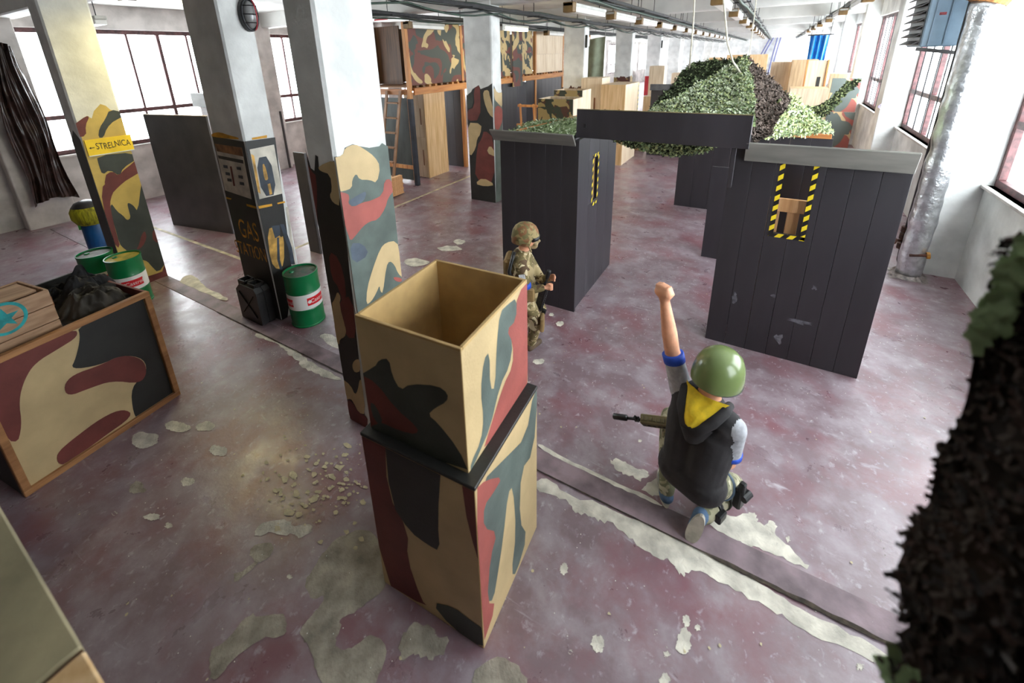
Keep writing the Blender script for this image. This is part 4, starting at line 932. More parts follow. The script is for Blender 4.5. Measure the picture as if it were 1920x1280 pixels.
# ---- ceiling: cable trays, lamps
def tray(x, y0, y1, z, label, ncab, wiggle, hang=2.34):
    T = thing('cable_tray', (x, (y0 + y1) / 2, z), label, 'cable tray', 'cable trays under the ceiling')
    MB().box(x - .10, x - .08, y0, y1, z, z + .05, bev=.002).build('rail', STEEL, T); MB().box(x + .08, x + .10, y0, y1, z, z + .05, bev=.002).build('rail', STEEL, T)
    r = random.Random(int(abs(x) * 10)); 
    for c in range(ncab):
        pts = []; yy = y0; off = r.uniform(-.09, .09)
        while yy <= y1: pts.append((x + off + .02 * math.sin(yy * 1.3 + c), yy, z + .02 + .025 * (c % 3) - (.05 if c < 2 else 0) - wiggle * abs(math.sin(yy * math.pi / 2.34 + .4 * c)) * (1 if c < 2 else .3))); yy += .39
        MB().tube(pts, r.uniform(.014, .024), 7).build('cable', CABLE if c % 2 else mat('green_cable', (44, 66, 54), .5, .3, 6, .1, 60), T, smooth=True)
    yy = y0 + .6; nh = 0
    while yy < y1 and nh < 16: MB().tube([(x, yy, z + .03), (x, yy, ZC)], .008, 6).build('hanger_rod', STEEL, T); MB().box(x - .14, x + .14, yy - .02, yy + .02, z - .012, z + .002, bev=.001).build('cross_bracket', STEEL, T); yy += hang; nh += 1
    return T
tray(-4.22, -1.5, 47.5, 3.50, 'cable tray with sagging green black cables along the pillar row', 6, .10)
tray(-2.45, 4.2, 47.5, 3.53, 'cable tray carrying the long row of lamps left of the ropes', 4, .02)
tray(-.62, 6.0, 47.5, 3.50, 'cable tray nearest the middle of the hall, above the net', 4, .02)
tray(1.25, 8.0, 47.5, 3.58, 'cable tray running by the right hand windows', 4, .02)
tray(-6.35, 6.0, 30, 3.56, 'cable tray passing above the timber platform edge', 3, .04)
LW = mat('lamp_diffuser', (238, 238, 234), .3, .04, 4, 0); LB = mat('lamp_end_brown', (120, 92, 52), .5, .2, 8, .1, 60); LM = mat('lamp_housing', (196, 196, 190), .4, .1, 4, .05, 40)
def lamp(x, y, z, label, lit=None, l=1.5, axis='y', group='fluorescent lamps'):
    T = thing('fluorescent_lamp', (x, y, z), label, 'lamp', group)
    f = (lambda a, b, c, d, e, g_: (a, b, c, d, e, g_)) if axis == 'y' else None
    def bx(w0, w1, l0, l1, z0, z1, nm, m):
        if axis == 'y': MB().box(x + w0, x + w1, y + l0, y + l1, z + z0, z + z1, bev=.008).build(nm, m, T)
        else: MB().box(x + l0, x + l1, y + w0, y + w1, z + z0, z + z1, bev=.008).build(nm, m, T)
    bx(-.075, .075, -l / 2, l / 2, .05, .10, 'housing', LM); bx(-.07, .07, -l / 2 + .14, l / 2 - .03, -.02, .05, 'diffuser', lit or LW)
    bx(-.078, .078, -l / 2, -l / 2 + .13, -.03, .105, 'end_cap', LB if not lit else LM)
    for s_ in (-.4, .4): 
        p = (x, y + s_ * l, z) if axis == 'y' else (x + s_ * l, y, z)
        MB().tube([(p[0], p[1], z + .1), (p[0], p[1], ZC)], .007, 6).build('hanger', STEEL, T)
    return T
ORD = ['nearest', 'second', 'third', 'fourth', 'fifth', 'sixth', 'seventh', 'eighth', 'ninth', 'tenth', 'eleventh', 'twelfth', 'thirteenth', 'farthest']
for i in range(14): lamp(-2.62, 7.08 + 1.95 * i, 3.36, ORD[i] + ' lamp from the near end in the long row left of the ropes')
for i in range(10): lamp(-.78, 7.75 + 2.7 * i, 3.36, ORD[i] + ' lamp from the near end in the row right of the ropes')
for i in range(6): lamp(1.08, 10 + 3.2 * i, 3.42, ORD[i] + ' lamp from the near end in the row by the right hand windows')
LIT = mat('lit_tube', (255, 246, 205), .4, 0, 1, 0, emit=(255, 244, 190), estr=5)
lamp(-5.45, 9.85, 3.36, 'glowing warm lamp right of the dark camouflage pillar', LIT, 1.3)
lamp(-6.42, 7.75, 3.38, 'unlit grey lamp at the near corner of the timber platform', None, 1.2)
lamp(-6.2, 13.9, 3.38, 'unlit pale lamp in front of the plywood boards upstairs', None, 1.3)
la = lamp(-6.05, 2.85, 3.47, 'glowing yellow lamp between the cream and petrol pump pillars', LIT, 1.1, 'y')
lamp(-9.3, 2.95, 3.40, 'unlit lamp partly hidden by the cream pillar', None, 1.5, 'x')
def lamp_light(x, y, z, w, sx, sy, col):
    l = bpy.data.lights.new('tube_light', 'AREA'); l.shape = 'RECTANGLE'; l.size = sx; l.size_y = sy; l.energy = w; l.color = col
    o = bpy.data.objects.new('tube_light', l); COL.objects.link(o); o.location = (x, y, z)
lamp_light(-6.05, 2.85, 3.43, 9, .12, 1.0, (1.0, .80, .25)); lamp_light(-5.45, 9.85, 3.32, 6, .12, 1.1, (1, .88, .55))
# oval bulkhead lamp on the pump pillar, sockets on the far pillars
bl = thing('bulkhead_lamp', (BX, 2.63, 3.05), 'oval caged bulkhead lamp high on the petrol pump pillar', 'lamp')
oc = Vector((BX, 2.64, 3.20))
ov = lambda r1, r2, xx, n=24: [oc + Vector((xx, r1 * math.cos(6.2832 * i / n), r2 * math.sin(6.2832 * i / n))) for i in range(n)]
b = MB(); A_, B_ = ov(.085, .15, .001), ov(.085, .15, .05); b.add(A_ + B_, [(i, (i + 1) % 24, 24 + (i + 1) % 24, 24 + i) for i in range(24)] + [tuple(range(24, 48))]); b.build('base', BLK, bl)
b = MB(); rg = [ov(.062 * math.cos(t), .125 * math.cos(t), .05 + .06 * math.sin(t)) for t in [i * 1.5 / 6 for i in range(7)]]
for i, r in enumerate(rg): b.v += [tuple(p) for p in r]
for i in range(6):
    for j in range(24): b.f.append((i * 24 + j, i * 24 + (j + 1) % 24, (i + 1) * 24 + (j + 1) % 24, (i + 1) * 24 + j)); b.m.append(0)
b.build('glass', mat('grey_lamp_glass', (140, 140, 140), .12, .1, 5, 0), bl, smooth=True)
MB().tube([oc + Vector((.056, .074 * math.cos(6.2832 * i / 24), .138 * math.sin(6.2832 * i / 24))) for i in range(25)], .011, 8).build('rim', STEEL, bl, smooth=True)
for k_ in (-1, 0, 1):
    MB().tube([oc + Vector((.055 + .065 * math.sin(math.pi * i / 8), -.074 * math.cos(math.pi * i / 8) * (1 if k_ == 0 else .85), .075 * k_)) for i in range(9)], .005, 6).build('cage_wire', STEEL, bl)
MB().tube([oc + Vector((.055 + .075 * math.sin(math.pi * i / 10), .02, .138 * math.cos(math.pi * i / 10))) for i in range(11)], .006, 6).build('cage_wire', mat('red_wire', (170, 40, 50), .4, .1, 5, 0), bl)
for k, lb_ in ((2, 'small black wall socket box high on the pillar behind the camouflage crates'), (4, 'small black socket box high on the pillar with the red square')):
    y = 2.37 + BAY * k; t_ = thing('socket_box', (BX, y + .16, 2.95), lb_, 'socket box')
    MB().box(BX, BX + .05, y + .06, y + .24, 2.95, 3.2, bev=.01).build('box', LM, t_); MB().box(BX, BX + .06, y + .02, y + .06, 2.92, 3.24, bev=.01).build('frame', BLK, t_)
# ---- right wall: lagged pipe, steel pipes, heater
FOIL = mat('crumpled_foil', (205, 208, 212), .28, .15, 14, 1.0, 22, metal=.85)
pc = Vector((1.775, 6.86, 0))
lp = thing('lagged_pipe', (1.775, 6.86, 0), 'thick silver foil wrapped pipe in front of the right hand pilaster', 'pipe')
pts = []; rs = []
for i in range(60):
    z = .05 + 3.1 * i / 59; pts.append(pc + Vector((.012 * mnoise.noise(Vector((z * 4, 1, 0))), .012 * mnoise.noise(Vector((1, z * 4, 0))), z))); rs.append(.125 + .016 * mnoise.noise(Vector((z * 6, 5, 2))))
MB().tube(pts, rs, 26).build('foil_wrap', FOIL, lp, smooth=True)
b = crumple(1.775, 6.86, 0, .19, .17, .12, 8.2, 30); b.build('crumpled_foot', mat('dirty_foil', (150, 140, 136), .5, .4, 14, .8, 25, metal=.3), lp, smooth=True)
MB().tube([pc + Vector((.01 * math.sin(i), 0, 3.13 + .03 * i)) for i in range(6)], [.15, .165, .155, .17, .15, .15], 18).build('torn_lagging', mat('brown_lagging', (168, 116, 66), .9, .4, 16, .8, 40), lp)
MB().tube([pc + Vector((0, 0, 3.2)), pc + Vector((0, 0, ZC))], .11, 20).build('bare_pipe', mat('grey_pipe', (150, 152, 156), .4, .2, 8, .2, 40, metal=.5), lp, smooth=True)
sp_ = thing('steel_pipe', (1.56, 7.0, 0), 'thin dark steel pipe with rusty valves beside the silver pipe', 'pipe')
DKP = mat('dark_pipe_paint', (54, 52, 54), .45, .3, 8, .2, 40); RUST = mat('rusty_iron', (84, 48, 34), .8, .45, 14, .6, 40)
p0 = on(1703, 417, ('y', 7.0)); p1 = on(1731, 300, ('y', 7.0)); px_, = (p0.x,)
MB().tube([(px_, 7.0, .30), (px_, 7.0, ZC)], .020, 10).build('riser', DKP, sp_, smooth=True)
MB().tube([(px_ + .10, 7.0, 1.15), (px_ + .10, 7.0, ZC)], .012, 8).build('riser', MAROON, sp_, smooth=True)
for z in (.34, .47, .56): MB().tube([(px_, 7.0, z - .035), (px_, 7.0, z + .035)], [.05, .05], 10).build('valve_body', RUST, sp_)
MB().tube([(px_ - .02, 6.97, .42), (px_ - .10, 6.93, .42)], .018, 8).build('valve_stem', RUST, sp_); MB().tube([(px_ - .10, 6.93, .42), (px_ - .125, 6.92, .42)], .05, 12).build('hand_wheel', RUST, sp_)
MB().tube([(px_, 7.0, .30), (px_ + .0, 6.98, .16), (px_ + .04, 6.97, .05)], .02, 8).build('elbow', DKP, sp_, smooth=True)
v0 = on(1727, 480, ('y', 6.72)); vt = thing('drain_valve', v0, 'small rusty yellow valve sticking out of the silver pipe foot', 'valve')
MB().tube([v0 + Vector((-.10, .02, -.02)), v0 + Vector((.05, .02, .01))], .018, 8).build('stub', RUST, vt); MB().tube([v0 + Vector((.05, .02, .01)), v0 + Vector((.08, .02, .015))], .04, 10).build('hand_wheel', mat('ochre_iron', (190, 130, 40), .6, .4, 12, .3, 50), vt)
# heater
HB = mat('blue_grey_enamel', (112, 134, 152), .4, .15, 4, .08, 40); HD = mat('louvre_dark', (52, 50, 50), .5, .25, 6, .1, 40)
ht = thing('unit_heater', (1.62, 7.5, 2.7), 'blue grey unit heater with louvres hanging by the right hand window', 'heater')
hx0, hx1, hy0, hy1, hz0, hz1 = 1.42, 1.74, 7.28, 7.95, 2.72, 3.50
MB().box(hx0, hx1, hy0, hy1, hz0, hz1, bev=.012).build('casing', HB, ht)
MB().box(hx0 + .19, hx0 + .205, hy0 - .012, hy0 + .002, hz0 + .02, hz1 - .02, bev=.002).build('panel_seam', HB, ht); MB().box(hx0 + .06, hx0 + .07, hy0 - .01, hy0 + .002, hz0 + .02, hz1 - .02, bev=.002).build('panel_seam', HB, ht)
MB().box(hx0 + .10, hx0 + .16, hy0 - .003, hy0, 3.06, 3.09, bev=0).build('red_marking', mat('red_scrawl', (150, 60, 66), .6, .5, 40, 0), ht)
for i in range(9):
    z = hz0 + .05 + .084 * i
    MB().obox((hx0 - .04, (hy0 + hy1) / 2, z), Vector((.86, 0, .5)), (0, 1, 0), Vector((-.5, 0, .86)), .042, (hy1 - hy0) / 2 - .01, .006, 0, .002).build('louvre', HD, ht)
MB().box(hx0 - .012, hx0 - .002, hy0 + .02, hy1 - .02, hz0 + .02, hz1 - .02, bev=.002).build('grille_back', BLK, ht)
MB().box(hx1 + .01, hx1 + .10, hy0 + .02, hy0 + .16, 3.08, 3.24, bev=.01).build('switch_box', HD, ht)
MB().bar((hx0 - .02, hy0 + .03, hz0 - .02), (XR - .32, hy0 + .03, hz0 - .10), .03, .04).build('bracket', HD, ht); MB().tube([(hx1 + .06, hy0 + .05, 3.1), (hx1 + .12, hy0 + .03, 2.95), (hx1 + .14, hy0 + .02, 2.62)], .012, 8).build('cable', BLK, ht)
MB().tube([(hx1, hy0 + .04, 2.84), (hx1 + .16, hy0 + .04, 2.84), (hx1 + .17, hy0 + .04, 2.66)], .018, 8).build('feed_pipe', HD, ht)
for x in (hx0 + .04, hx1 - .04): MB().tube([(x, (hy0 + hy1) / 2, hz1), (x, (hy0 + hy1) / 2, ZC)], .010, 6).build('hanger', STEEL, ht)
# faint arrows drawn on the second pilaster
mk = MB(); PUR = mat('purple_marker', (176, 164, 206), .7, .2, 10, 0)
y_ = 11.708
def stroke(p, q, w=1.2):
    a, b_ = on(*p, ('y', y_)), on(*q, ('y', y_)); d_ = (b_ - a).normalized(); n__ = Vector((-d_.z, 0, d_.x)) * .007
    mk.poly([a + n__, b_ + n__, b_ - n__, a - n__], (0, -1, 0), .001)
stroke((1646, 200), (1665, 200)); stroke((1646, 200), (1656, 193)); stroke((1646, 200), (1655, 207)); stroke((1654, 225), (1655, 213)); stroke((1655, 213), (1651, 219)); stroke((1655, 213), (1660, 219))
mk.build('arrow_marks', PUR, wall_right)
# cables on the far wall
fc_ = thing('cable_bundle', (-.4, 48.4, 2.2), 'purple blue cable bundle hanging down the far wall', 'cables')
for i in range(4): MB().tube([(-.62 + .25 * i, 48.3, 3.9), (-.75 + .22 * i - .5 * (i < 2), 48.3, 2.2), (-.9 + .2 * i - .9 * (i < 2), 48.3, .02)], .06, 6).build('cable', mat('violet_cable', (96, 98, 150), .5, .2, 6, 0), fc_)
# ---- foreground: covered box top at lower left
fb = thing('covered_box', (-1.6, -.35, 0), 'blurred box top with grey board and pale plywood end in the near left corner', 'box')
MB().box(-2.3, -.62, -.75, .02, 0, 1.57, bev=.006).build('body', wood('dark_box_side', (96, 80, 60), (70, 58, 44)), fb)
MB().box(-2.32, -1.075, -.77, .03, 1.572, 1.60, bev=.006).build('top_board', mat('grey_olive_board', (150, 140, 110), .7, .22, 4, .1, 40), fb)
MB().box(-1.065, -.60, -.77, .03, 1.572, 1.602, bev=.006).build('top_board', PLY, fb)
MB().box(-1.074, -1.066, -.77, .028, 1.572, 1.594, bev=0).build('gap_strip', DKW, fb)

ROPE0 = mat('grey_cord', (150, 148, 140), .8, .1, 9, 0)
# pale green tarpaulin between the far pillars, banner at the platform corner
tg = thing('tarpaulin', (-5.0, 14.1, 1.9), 'pale green tarpaulin hung behind the pillar with the socket box', 'tarpaulin')
a_, b_ = on(1104, 75, ('y', 14.2)), on(1135, 68, ('y', 14.2)); z0_ = on(1120, 145, ('y', 14.2)).z
MB().sheet(lambda u, v: (a_.x - .1 + (b_.x - a_.x + .1) * u, 14.2 + .05 * math.sin(u * 9 + v), (a_.z + (b_.z - a_.z) * u) * (1 - v) + z0_ * v), 14, 12).build('sheet', mat('pale_green_sheet', (150, 160, 136), .6, .15, 4, .2, 20), tg, smooth=True)
for p in (a_, b_): MB().tube([(p.x, 14.2, p.z - .02), (p.x, 14.2, ZC)], .008, 6).build('hanging_cord', ROPE0, tg)
bn = thing('banner', (-6.9, 7.2, 3.35), 'small red and white banner under the tray at the platform corner', 'banner')
p = on(716, 32, ('y', 7.2)); MB().box(p.x - .22, p.x + .16, 7.19, 7.2, p.z - .03, p.z + .10, bev=.002).build('white_field', WHITE, bn); MB().box(p.x - .22, p.x + .16, 7.188, 7.201, p.z - .06, p.z - .03, bev=.001).build('red_edge', mat('banner_red', (190, 40, 48), .6, .1, 5, 0), bn)
MB().tube([(p.x, 7.2, p.z + .1), (p.x, 7.2, ZC)], .006, 6).build('cord', ROPE0, bn)
# ================================================================== nets
def netmat(name, a, b, c):
    if name in MATS: return MATS[name]
    m = bpy.data.materials.new(name); m.use_nodes = True; nt = m.node_tree; N = nt.nodes; L = nt.links; bs = N['Principled BSDF']; bs.inputs['Roughness'].default_value = .9; bs.inputs['Specular IOR Level'].default_value = .15
    tc = N.new('ShaderNodeTexCoord')
    vo = N.new('ShaderNodeTexVoronoi'); vo.inputs['Scale'].default_value = 22; L.new(tc.outputs['Object'], vo.inputs['Vector'])
    n = N.new('ShaderNodeTexNoise'); n.inputs['Scale'].default_value = 3; n.inputs['Detail'].default_value = 4; L.new(tc.outputs['Object'], n.inputs['Vector'])
    r = N.new('ShaderNodeValToRGB'); r.color_ramp.elements[0].color = (*lin(a), 1); r.color_ramp.elements[1].color = (*lin(b), 1); r.color_ramp.elements[0].position = .38; r.color_ramp.elements[1].position = .62
    L.new(n.outputs['Fac'], r.inputs[0])
    r2 = N.new('ShaderNodeValToRGB'); r2.color_ramp.elements[0].position = .0; r2.color_ramp.elements[1].position = .75; r2.color_ramp.elements[0].color = (*lin(c), 1); r2.color_ramp.elements[1].color = (1, 1, 1, 1)
    L.new(vo.outputs['Distance'], r2.inputs[0])
    mx = N.new('ShaderNodeMix'); mx.data_type = 'RGBA'; mx.blend_type = 'MULTIPLY'; mx.inputs['Factor'].default_value = .6
    L.new(r.outputs[0], mx.inputs['A']); L.new(r2.outputs[0], mx.inputs['B']); L.new(mx.outputs['Result'], bs.inputs['Base Color'])
    bp = N.new('ShaderNodeBump'); bp.inputs['Strength'].default_value = .8; bp.inputs['Distance'].default_value = .03; L.new(vo.outputs['Distance'], bp.inputs['Height']); L.new(bp.outputs[0], bs.inputs['Normal'])
    MATS[name] = m; return m
def net_panel(T, name, Pf, nu, nv, ms, leaf_ms, nleaf, ls=.05, wob=.04, sd=0, sag=0.0):
    """a sheet of netting given by Pf(u,v), plus torn cloth scraps sewn on it"""
    r = random.Random(sd)
    def fn(u, v):
        p = Vector(Pf(u, v)); n_ = mnoise.noise_vector(p * 3.1 + Vector((sd, 0, 0))) * wob + mnoise.noise_vector(p * 9 + Vector((sd, 3, 0))) * wob * .5
        p += n_; p.z -= sag * math.sin(math.pi * u) * math.sin(math.pi * v); return p
    MB().sheet(fn, nu, nv).build(name, ms, T, smooth=True)
    b = MB()
    for i in range(nleaf):
        u, v = r.random(), r.random(); p = fn(u, v)
        du = (fn(min(u + .02, 1), v) - fn(max(u - .02, 0), v)); dv = (fn(u, min(v + .02, 1)) - fn(u, max(v - .02, 0)))
        n_ = du.cross(dv).normalized() if du.cross(dv).length > 1e-9 else Vector((0, 0, 1))
        if n_.dot(EYE - p) < 0: n_ = -n_
        t = Vector((r.gauss(0, 1), r.gauss(0, 1), r.gauss(0, 1))); t = (t - n_ * t.dot(n_)).normalized(); w = n_.cross(t)
        l, h = ls * r.uniform(.6, 1.5), ls * r.uniform(.25, .55); o = p + n_ * .006
        k = r.uniform(.1, .5)
        b.add([o - t * l / 2 - w * h / 2 + n_ * l * k, o - t * l / 2 + w * h / 2 + n_ * l * k, o + w * h / 2 * .7, o - w * h / 2 * .7, o + t * l / 2 - w * h / 2 + n_ * l * k * r.uniform(.3, 1.6), o + t * l / 2 + w * h / 2 + n_ * l * k], [(0, 1, 2, 3), (3, 2, 5, 4)], r.randrange(len(leaf_ms)))
    stuff(b.build('cloth_scraps', leaf_ms, T))
def quad(a, b, c, d):   # a-b along u at v=0, d-c along u at v=1
    a, b, c, d = map(Vector, (a, b, c, d))
    return lambda u, v: (a * (1 - u) + b * u) * (1 - v) + (d * (1 - u) + c * u) * v
L1 = mat('leaf_light_green', (188, 198, 140), .9, .2, 9, .2, 40); L2 = mat('leaf_mid_green', (140, 160, 116), .9, .2, 9, .2, 40); L3 = mat('leaf_pale_green', (204, 214, 186), .9, .2, 9, .2, 40); L4 = mat('leaf_dark_green', (56, 66, 44), .9, .2, 9, .2, 40); L5 = mat('leaf_brown', (98, 84, 76), .9, .2, 9, .2, 40); L6 = mat('leaf_dark_brown', (58, 48, 40), .9, .2, 9, .2, 40)
NG = netmat('net_green', (120, 142, 100), (168, 186, 142), (70, 90, 60)); ND = netmat('net_dark_green', (46, 56, 38), (66, 78, 50), (30, 36, 26)); NB = netmat('net_brown', (88, 76, 70), (112, 100, 92), (50, 42, 40)); NBD = netmat('net_black_brown', (40, 32, 26), (58, 44, 34), (20, 16, 14))
Y = lambda u, v, y: on(u, v, ('y', y))
apex = Y(1405, 104, 6.5)
nt_ = thing('camouflage_net', (-.4, 6.2, 1.4), 'camouflage net pitched like a tent over the black hut', 'net')
net_panel(nt_, 'front_slope', quad(Y(1222, 207, 4.9), apex, Y(1418, 236, 4.55), Y(1180, 222, 4.40)), 60, 30, NG, [L1, L2, L3, L3, L4], 4200, .038, .035, 1, .05)
net_panel(nt_, 'rear_slope', quad(Y(1296, 119, 7.2), apex + Vector((0, .05, -.01)), Y(1402, 140, 6.2), Y(1216, 206, 5.2)), 50, 30, ND, [L4, L2, L4], 1500, .045, .03, 2, .06)
net_panel(nt_, 'brown_slope', quad(apex, Y(1482, 186, 6.3), Y(1446, 250, 5.0), Y(1408, 275, 4.6)), 40, 40, NB, [L5, L5, L6], 1600, .045, .03, 3, .05)
net_panel(nt_, 'low_corner', quad(Y(1452, 190, 5.9), Y(1482, 178, 6.5), Y(1566, 246, 8.2), Y(1432, 258, 6.4)), 40, 30, NG, [L1, L1, L2, L3], 1300, .055, .04, 4, .03)
net_panel(nt_, 'sagging_strip', lambda u, v: (Vector(Y(1470 + 138 * u, 172 - 22 * u, 8.3)) + Vector((0, 0, -.30 * math.sin(math.pi * min(1, u * 1.15)) * (1 if u < .87 else 1) - .42 * v * (1 - u) ** .6 * (.4 + u)))), 50, 16, ND, [L4, L4, L2, L1], 1000, .05, .03, 5)
net_panel(nt_, 'fringe_under_header', lambda u, v: Vector(Y(1150 + 235 * u, 258, 4.32)) + Vector((0, .25 * v, -.20 * v * math.sin(math.pi * (.15 + .8 * u)))), 40, 8, ND, [L4, L1, L2, L2], 900, .045, .03, 6)
ap2 = apex + Vector((0, 0, .02))
MB().tube([(apex.x + .02, 6.5, 0), (apex.x + .02, 6.5, apex.z - .02)], .022, 8).build('support_pole', PINE, nt_)
rn = thing('camouflage_net', (-2.0, 4.6, 1.95), 'green net heaped on the roof of the left hut block', 'net')
net_panel(rn, 'netting', lambda u, v: Vector((-2.38 + .76 * u, 4.15 + .9 * v, 1.97 + .10 * math.sin(math.pi * v) * (.3 + u))), 30, 30, NG, [L2, L3, L2], 700, .04, .02, 7)
MB().bar((-2.30, 4.2, 1.985), (-1.75, 5.1, 2.10), .03, .02).build('batten', PINE, rn)
plank_wall('hut_roof', 'flat board roof of the left hut block under the heaped net', -2.44, -1.60, 4.14, 5.45, 1.935, 1.955, 4, 'x', 'roof')
# suspension ropes
ROPE = mat('white_rope', (214, 208, 190), .8, .15, 20, .3, 90)
r0 = Y(1290, 158, 6.8); o = MB().tube([(r0.x - .02, 6.5, ZC), (r0.x, 6.7, (ZC + r0.z) / 2), r0], .010, 8).build('hanging_rope', ROPE); tag(o, 'white rope holding up the far left corner of the net', 'rope')
r1 = Y(1400, 146, 5.9); a1 = Y(1357, 0, 5.8)
o = MB().tube([(a1.x - .005, 5.8, ZC), a1, Y(1364, 80, 5.85), Y(1374, 115, 5.9), Y(1388, 136, 5.9), r1], .010, 8).build('hanging_rope', ROPE); tag(o, 'slack white rope dropping to the lit slope of the net', 'rope')
o = MB().tube([(apex.x - .02, 6.5, ZC), apex], .006, 6).build('hanging_rope', ROPE); tag(o, 'thin rope rising straight from the top of the net', 'rope')
# net close to the camera at the right edge
fn_ = thing('hanging_net', (.75, 1.0, 1.3), 'dark blurred camouflage net hanging close at the right edge', 'net')
edge = [(1935, 470), (1898, 520), (1868, 600), (1838, 680), (1822, 760), (1760, 880), (1735, 980), (1700, 1030), (1668, 1110), (1690, 1180), (1712, 1215), (1690, 1260), (1672, 1330), (1660, 1420)]
def near_net(u, v):
    t = v * (len(edge) - 1); i = min(int(t), len(edge) - 2); f = t - i
    a, b_ = edge[i], edge[i + 1]; eu, ev = a[0] * (1 - f) + b_[0] * f, a[1] * (1 - f) + b_[1] * f
    d = ray(eu, ev); p = EYE + d * .62
    return p + Vector((.30 * u, .05 * u + .05 * math.sin(u * 14 + v * 3), .02 * math.sin(u * 9)))
net_panel(fn_, 'netting', near_net, 50, 70, NBD, [mat('leaf_umber', (52, 36, 28), .9, .2, 9, .2, 40), L6, mat('leaf_black', (30, 24, 20), .9, .2, 9, .2, 40)], 3600, .020, .022, 9)
gl_ = MB(); r_ = random.Random(5)
for i in range(160):
    v = r_.choice([r_.uniform(0, .22), r_.uniform(0, .22), r_.uniform(.85, .97)]); u = r_.uniform(-.015, .10); p = near_net(u, v); p = p + (EYE - p).normalized() * .02
    t = Vector((r_.gauss(0, 1), r_.gauss(0, .4), r_.gauss(0, 1))).normalized(); w = t.cross((EYE - p).normalized()).normalized(); l, h = r_.uniform(.010, .024), r_.uniform(.006, .012)
    gl_.add([p - t * l - w * h, p - t * l + w * h, p + t * l + w * h * .6, p + t * l - w * h * .6], [(0, 1, 2, 3)])
stuff(gl_.build('green_leaves', L2, fn_))
MB().tube([(.56, .86, 0), (.56, .86, ZC)], .025, 8).build('hanging_pole', DKP, fn_)
# ================================================================== people
class Body:
    """smoothly merged tapered limbs and ellipsoids -> one continuous skin, coloured by the nearest limb"""
    def __init__(s): s.pr = []
    def cap(s, a, b, ra, rb, mi): s.pr.append(('c', Vector(a), Vector(b), ra, rb, mi)); return s
    def ell(s, c, r, mi, R=None): s.pr.append(('e', Vector(c), Vector(r), R or Matrix.Identity(3), 0, mi)); return s
    def build(s, name, mats, parent, vox=.009, smooth=6):
        b = MB()
        for p in s.pr:
            if p[0] == 'c':
                a, c, ra, rb = p[1:5]; ax = (c - a); l = max(ax.length, 1e-5); q = ax.to_track_quat('Z', 'Y').to_matrix() if l > 1e-4 else Matrix.Identity(3)
                prof = [(ra * math.cos(t), -ra * math.sin(t)) for t in [1.5, 1.1, .75, .4]] + [(ra, 0), (rb, l)] + [(rb * math.cos(t), l + rb * math.sin(t)) for t in [.4, .75, 1.1, 1.5]]
                n = 18; o = len(b.v); b.lathe(prof, a, n, M=q)
                m = len(prof); b.f.append(tuple(o + j for j in range(n))[::-1]); b.m.append(0); b.f.append(tuple(o + (m - 1) * n + j for j in range(n))); b.m.append(0)
            else:
                c, r, R = p[1:4]; prof = [(math.cos(t), math.sin(t)) for t in [-1.5 + 3.0 * i / 14 for i in range(15)]]
                n = 24; o = len(b.v); b.lathe(prof, c, n, M=R @ Matrix.Diagonal(r))
                b.f.append(tuple(o + j for j in range(n))[::-1]); b.m.append(0); b.f.append(tuple(o + 14 * n + j for j in range(n))); b.m.append(0)
        o = b.build(name + '_raw', mats[0])
        md = o.modifiers.new('r', 'REMESH'); md.mode = 'VOXEL'; md.voxel_size = vox; md.use_smooth_shade = True
        m2 = o.modifiers.new('s', 'SMOOTH'); m2.factor = .5; m2.iterations = smooth
        bpy.context.view_layer.update(); dg = bpy.context.evaluated_depsgraph_get(); me = bpy.data.meshes.new_from_object(o.evaluated_get(dg))
        org = o.location.copy(); bpy.data.objects.remove(o); me.name = name
        me.materials.clear()
        for m in mats: me.materials.append(m)
        nf = len(me.polygons); C = np.zeros(nf * 3); me.polygons.foreach_get('center', C); C = C.reshape(-1, 3) + np.array(org)
        best = np.full(nf, 1e9); idx = np.zeros(nf, int)
        for p in s.pr:
            if p[0] == 'c':
                a, c = np.array(p[1]), np.array(p[2]); d = c - a; t = np.clip(((C - a) @ d) / max(d @ d, 1e-9), 0, 1); dd = np.linalg.norm(C - (a + t[:, None] * d), axis=1) - (p[3] + (p[4] - p[3]) * t)
            else:
                Ri = np.array(p[3].transposed()); q = (C - np.array(p[1])) @ Ri.T / np.array(p[2]); dd = (np.linalg.norm(q, axis=1) - 1) * min(p[2])
            k = dd < best; best[k] = dd[k]; idx[k] = p[5]
        me.polygons.foreach_set('material_index', idx.tolist()); me.polygons.foreach_set('use_smooth', [True] * nf)
        ob = bpy.data.objects.new(name, me); COL.objects.link(ob); ob.parent = parent; ob.location = org - parent.location
        return ob
def frame(z, y):
    z = Vector(z).normalized(); y = Vector(y); x = y.cross(z).normalized(); return Matrix((x, z.cross(x), z)).transposed()
SKIN = mat('skin', (226, 164, 130), .55, .08, 20, .1, 120); VEST = mat('black_sleeveless_hoodie', (44, 42, 44), .85, .2, 8, .5, 18); TEE = mat('grey_marl_tee', (172, 174, 180), .85, .15, 30, .4, 30)
TROU = camo_mat('trouser_camo', [((150, 146, 120), 0), ((110, 110, 86), .48), ((176, 170, 146), .58)], 14, .9); SHOE = mat('denim_blue_shoe', (78, 104, 134), .8, .15, 20, .3, 60); SOLE = mat('shoe_sole', (186, 180, 166), .8, .12, 20, .3, 60)
BLUEB = mat('blue_armband', (30, 76, 190), .6, .1, 10, .2, 60)
